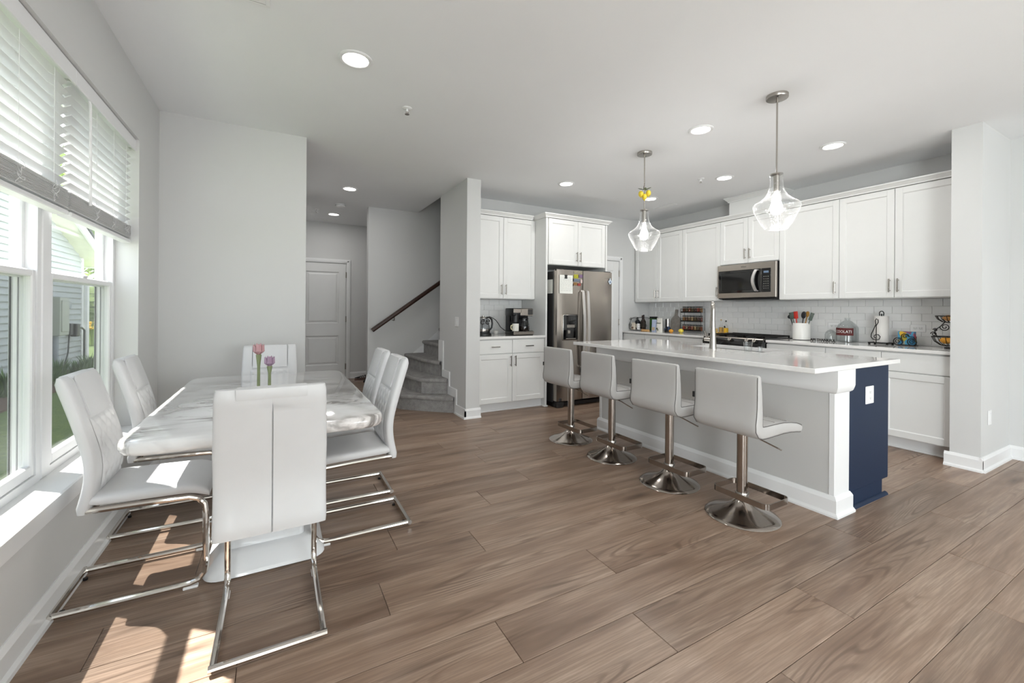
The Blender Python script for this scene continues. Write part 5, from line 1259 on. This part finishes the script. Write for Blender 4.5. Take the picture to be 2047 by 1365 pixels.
# ------------------------------------------------------------------ outdoors: neighbouring house, lawn, trees
GZ = -.22
g = MB(); ny = 24; nx_ = 14; vs = []
for i in range(ny + 1):
    y = -6 + 62 * i / ny
    for j in range(nx_ + 1):
        x = -40 + 39 * j / nx_; hgt = max(0, (y - 17) / 20); vs.append((x, y, GZ + min(2.4, 1.9 * hgt ** 1.2) * 1.25))
g.add(vs, [(i * (nx_ + 1) + j, i * (nx_ + 1) + j + 1, (i + 1) * (nx_ + 1) + j + 1, (i + 1) * (nx_ + 1) + j) for i in range(ny) for j in range(nx_)])
lawn = g.build('lawn', M_grass, ang=80); tag(lawn, 'green lawn rising to a slope beyond the neighbouring house', 'lawn', kind='stuff')
mb_ = MB().box(-4.2, -3.3, 2, 14.3, GZ - .02, GZ + .03); tag(mb_.build('mulch_bed', M_mulch), 'brown mulch bed along the foot of the siding wall', 'mulch', kind='stuff')
nh_ = empty('neighbour_house', (-4.2, 14.25, GZ), 'grey vinyl sided neighbouring house with white rake trim and gutter', 'house')
HX, HY1, HYR, EV, SL = -4.2, 14.25, 8.2, 2.43, .41   # wall plane, corner, ridge, eave height, slope
def nl(mb, name, m, parent=None, **kw): return mb.xf(lambda x, y, z: (x - HX, y - HY1, z - GZ)).build(name, m, parent or nh_, **kw)
def ytop(z): return HY1 if z < EV else HY1 - (z - EV) / SL
RZ = EV + (HY1 - HYR) * SL
nl(MB().prism([(2.15, GZ - .3), (HY1 - .02, GZ - .3), (HY1 - .02, EV), (HYR, RZ - .01), (2.15, EV)], 'x', HX - 8, HX - .03), 'wall_core', M_siding, smooth=False)
z = GZ + .02
while z < RZ - .13:
    y1 = ytop(z + .06); y0 = max(2.15, HYR - (HYR - 2.15) * (RZ - z) / (RZ - EV)) if z > EV else 2.15
    nl(MB().prism([(HX - .03, z), (HX + .014, z), (HX + .014, z + .012), (HX - .018, z + .127), (HX - .03, z + .127)], 'y', y0, y1), 'siding_board', M_siding, smooth=False)
    z += .127
nl(MB().box(HX - .03, HX + .02, HY1 - .09, HY1 + .02, GZ, EV), 'corner_board', M_trim, smooth=False)
# rake: soffit, fascia and shingles projecting over the gable wall
def slope_prism(y0, y1, dz0, dz1, x0, x1):
    q = MB()
    def zz(y): return EV + (HY1 - y) * SL
    return q.prism([(y0, zz(y0) + dz0), (y1, zz(y1) + dz0), (y1, zz(y1) + dz1), (y0, zz(y0) + dz1)], 'x', x0, x1)
nl(slope_prism(HYR, HY1 + .45, -.01, .012, HX - 8, HX + .36), 'soffit', mat('beige_soffit', rgb(214, 214, 200), .6), smooth=False)
nl(slope_prism(HYR, HY1 + .45, -.03, .16, HX + .34, HX + .385), 'rake_fascia', M_trim, smooth=False)
nl(slope_prism(HYR, HY1 + .5, .16, .20, HX - 8, HX + .42), 'roof', M_roof, smooth=False)
nl(MB().prism([(2.0, EV - .1), (HYR, RZ + .16), (HYR, RZ + .2), (1.9, EV - .06)], 'x', HX - 8, HX + .42), 'roof', M_roof, smooth=False)
nl(MB().box(HX - 8, HX + .38, HY1 + .4, HY1 + .52, EV - .2, EV - .06), 'gutter', M_trim, smooth=False)
nl(MB().tube([(HX + .24, HY1 + .44, EV - .18), (HX + .24, HY1 + .4, EV - .3), (HX + .12, HY1 + .16, EV - .42), (HX + .06, HY1 + .06, EV - .52), (HX + .06, HY1 + .06, GZ + .1)], 0, flat=(.08, .06)), 'downspout', M_trim, ang=50)
M_util = mat('beige_utility_box', rgb(168, 172, 160), .55, var=.05)
nl(MB().rbox(HX, HX + .16, 12.55, 13.0, .62, 1.45, .01).rbox(HX + .15, HX + .18, 12.6, 12.95, .7, 1.38, .008), 'meter_box', M_util)
nl(MB().cyl((HX, 13.12, 1.28), (HX + .14, 13.12, 1.28), .08, 16).cyl((HX + .06, 12.65, GZ), (HX + .06, 12.65, .62), .05, 10), 'meter', mat('grey_conduit', rgb(146, 152, 156), .5))
nl(MB().rbox(HX, HX + .09, 13.3, 13.45, .6, .86, .008).tube([(HX + .05, 13.36, .6), (HX + .05, 13.3, .2), (HX + .06, 13.1, -.05)], .014, 6).tube([(HX + .08, 13.55, .75), (HX + .1, 13.9, .74), (HX + .1, 14.05, .68), (HX + .1, 14.05, -.1)], .022, 8).rbox(HX + .02, HX + .14, 13.5, 13.68, .55, .85, .02), 'service_pipes', M_dgrey)
# low ornamental grasses by the siding wall
def grass_clump(loc, h, n, label, m, seed):
    r = random.Random(seed); c = empty('ornamental_grass', loc, label, 'plant', 'plants along the siding wall'); q = MB()
    for i in range(n):
        a = r.random() * 2 * pi; d = r.random() * .16; l = h * (.6 + .5 * r.random()); s = (.2 + .35 * r.random()) * l; w = .012
        bx_, by_ = d * cos(a), d * sin(a); px, py = -sin(a) * w, cos(a) * w
        q.add([(bx_ - px, by_ - py, 0), (bx_ + px, by_ + py, 0), (bx_ + cos(a) * s * .4 + px * .8, by_ + sin(a) * s * .4 + py * .8, l * .6), (bx_ + cos(a) * s * .4 - px * .8, by_ + sin(a) * s * .4 - py * .8, l * .6), (bx_ + cos(a) * s, by_ + sin(a) * s, l)], [(0, 1, 2, 3), (3, 2, 4)])
    q.build('blades', m, c, smooth=False)
M_blade = m_ground('grass_blades', rgb(62, 92, 52), rgb(112, 140, 84), 6., .1)
for i, (y, h) in enumerate(((8.0, .4), (8.9, .3), (9.8, .45), (10.7, .35), (11.5, .4), (12.3, .3), (13.2, .36))): grass_clump((-3.75 + .1 * (i % 2), y, GZ + .03), h, 150, 'tuft of green ornamental grass at the foot of the siding wall', M_blade, i)
fl_b = empty('flower_bed', (-5.6, 19.6, GZ + .1), 'yellow flowering bed beyond the house corner', 'plant'); r = random.Random(2); q = MB(); q2 = MB()
for i in range(420):
    x, y = (r.random() - .5) * 1.6, (r.random() - .5) * 1.0; h = .5 + .35 * r.random(); q.add([(x - .03, y, 0), (x + .03, y, 0), (x + .02 + .1 * (r.random() - .5), y + .02, h)], [(0, 1, 2)])
    if i % 3 == 0: q2.ball((x, y, h), .045, .045, .035, 6, 4)
q.build('leaves', M_leaf, fl_b, smooth=False); q2.build('flowers', mat('yellow_flowers', rgb(236, 196, 60), .7), fl_b)
tag(MB().box(-9, -4.4, 20.5, 22.5, GZ + .0, GZ + .36).build('path', mat('pale_concrete', rgb(206, 196, 180), .9)), 'pale concrete path beyond the flower bed', 'path')
def tree(loc, h, R, label, seed):
    r = random.Random(seed); t = empty('tree', loc, label, 'tree', 'trees beyond the lawn')
    MB().tube([(0, 0, 0), (.1, .05, h * .3), (0, .1, h * .6)], [.22, .17, .08], 8).build('trunk', mat('grey_bark', rgb(96, 84, 74), .9, var=.2), t)
    q = MB()
    for i in range(2600):
        a, b = r.random() * 2 * pi, math.acos(2 * r.random() - 1); d = R * (.45 + .6 * r.random() ** .6); lump = 1 + .22 * sin(3 * a + seed) * sin(4 * b)
        x, y, zz = d * lump * sin(b) * cos(a), d * lump * sin(b) * sin(a), h * .62 + d * lump * .95 * cos(b); s = .13 + .13 * r.random()
        u = Vector((r.random() - .5, r.random() - .5, r.random() - .5)).normalized(); v = u.orthogonal().normalized()
        p = Vector((x, y, zz)); q.add([p - u * s, p - v * s * .6, p + u * s, p + v * s * .6], [(0, 1, 2, 3)])
    q.build('foliage', M_leaf, t, smooth=False)
for i, (x, y, h, R) in enumerate(((-6.6, 27, 7.5, 2.7), (-11.8, 31, 9.5, 3.4), (-17.5, 39, 11, 4.2), (-5, 38, 8, 3.2))):
    tree((x, y, GZ + max(0, (y - 17) / 20) ** 1.2 * 1.6 if y > 17 else GZ), h, R, ['light green leafy tree nearest the house corner', 'tall green tree behind the roof slope', 'broad green tree farthest beyond the lawn', 'round green tree right of the lawn slope'][i], 11 + i)
bpy.context.view_layer.update()
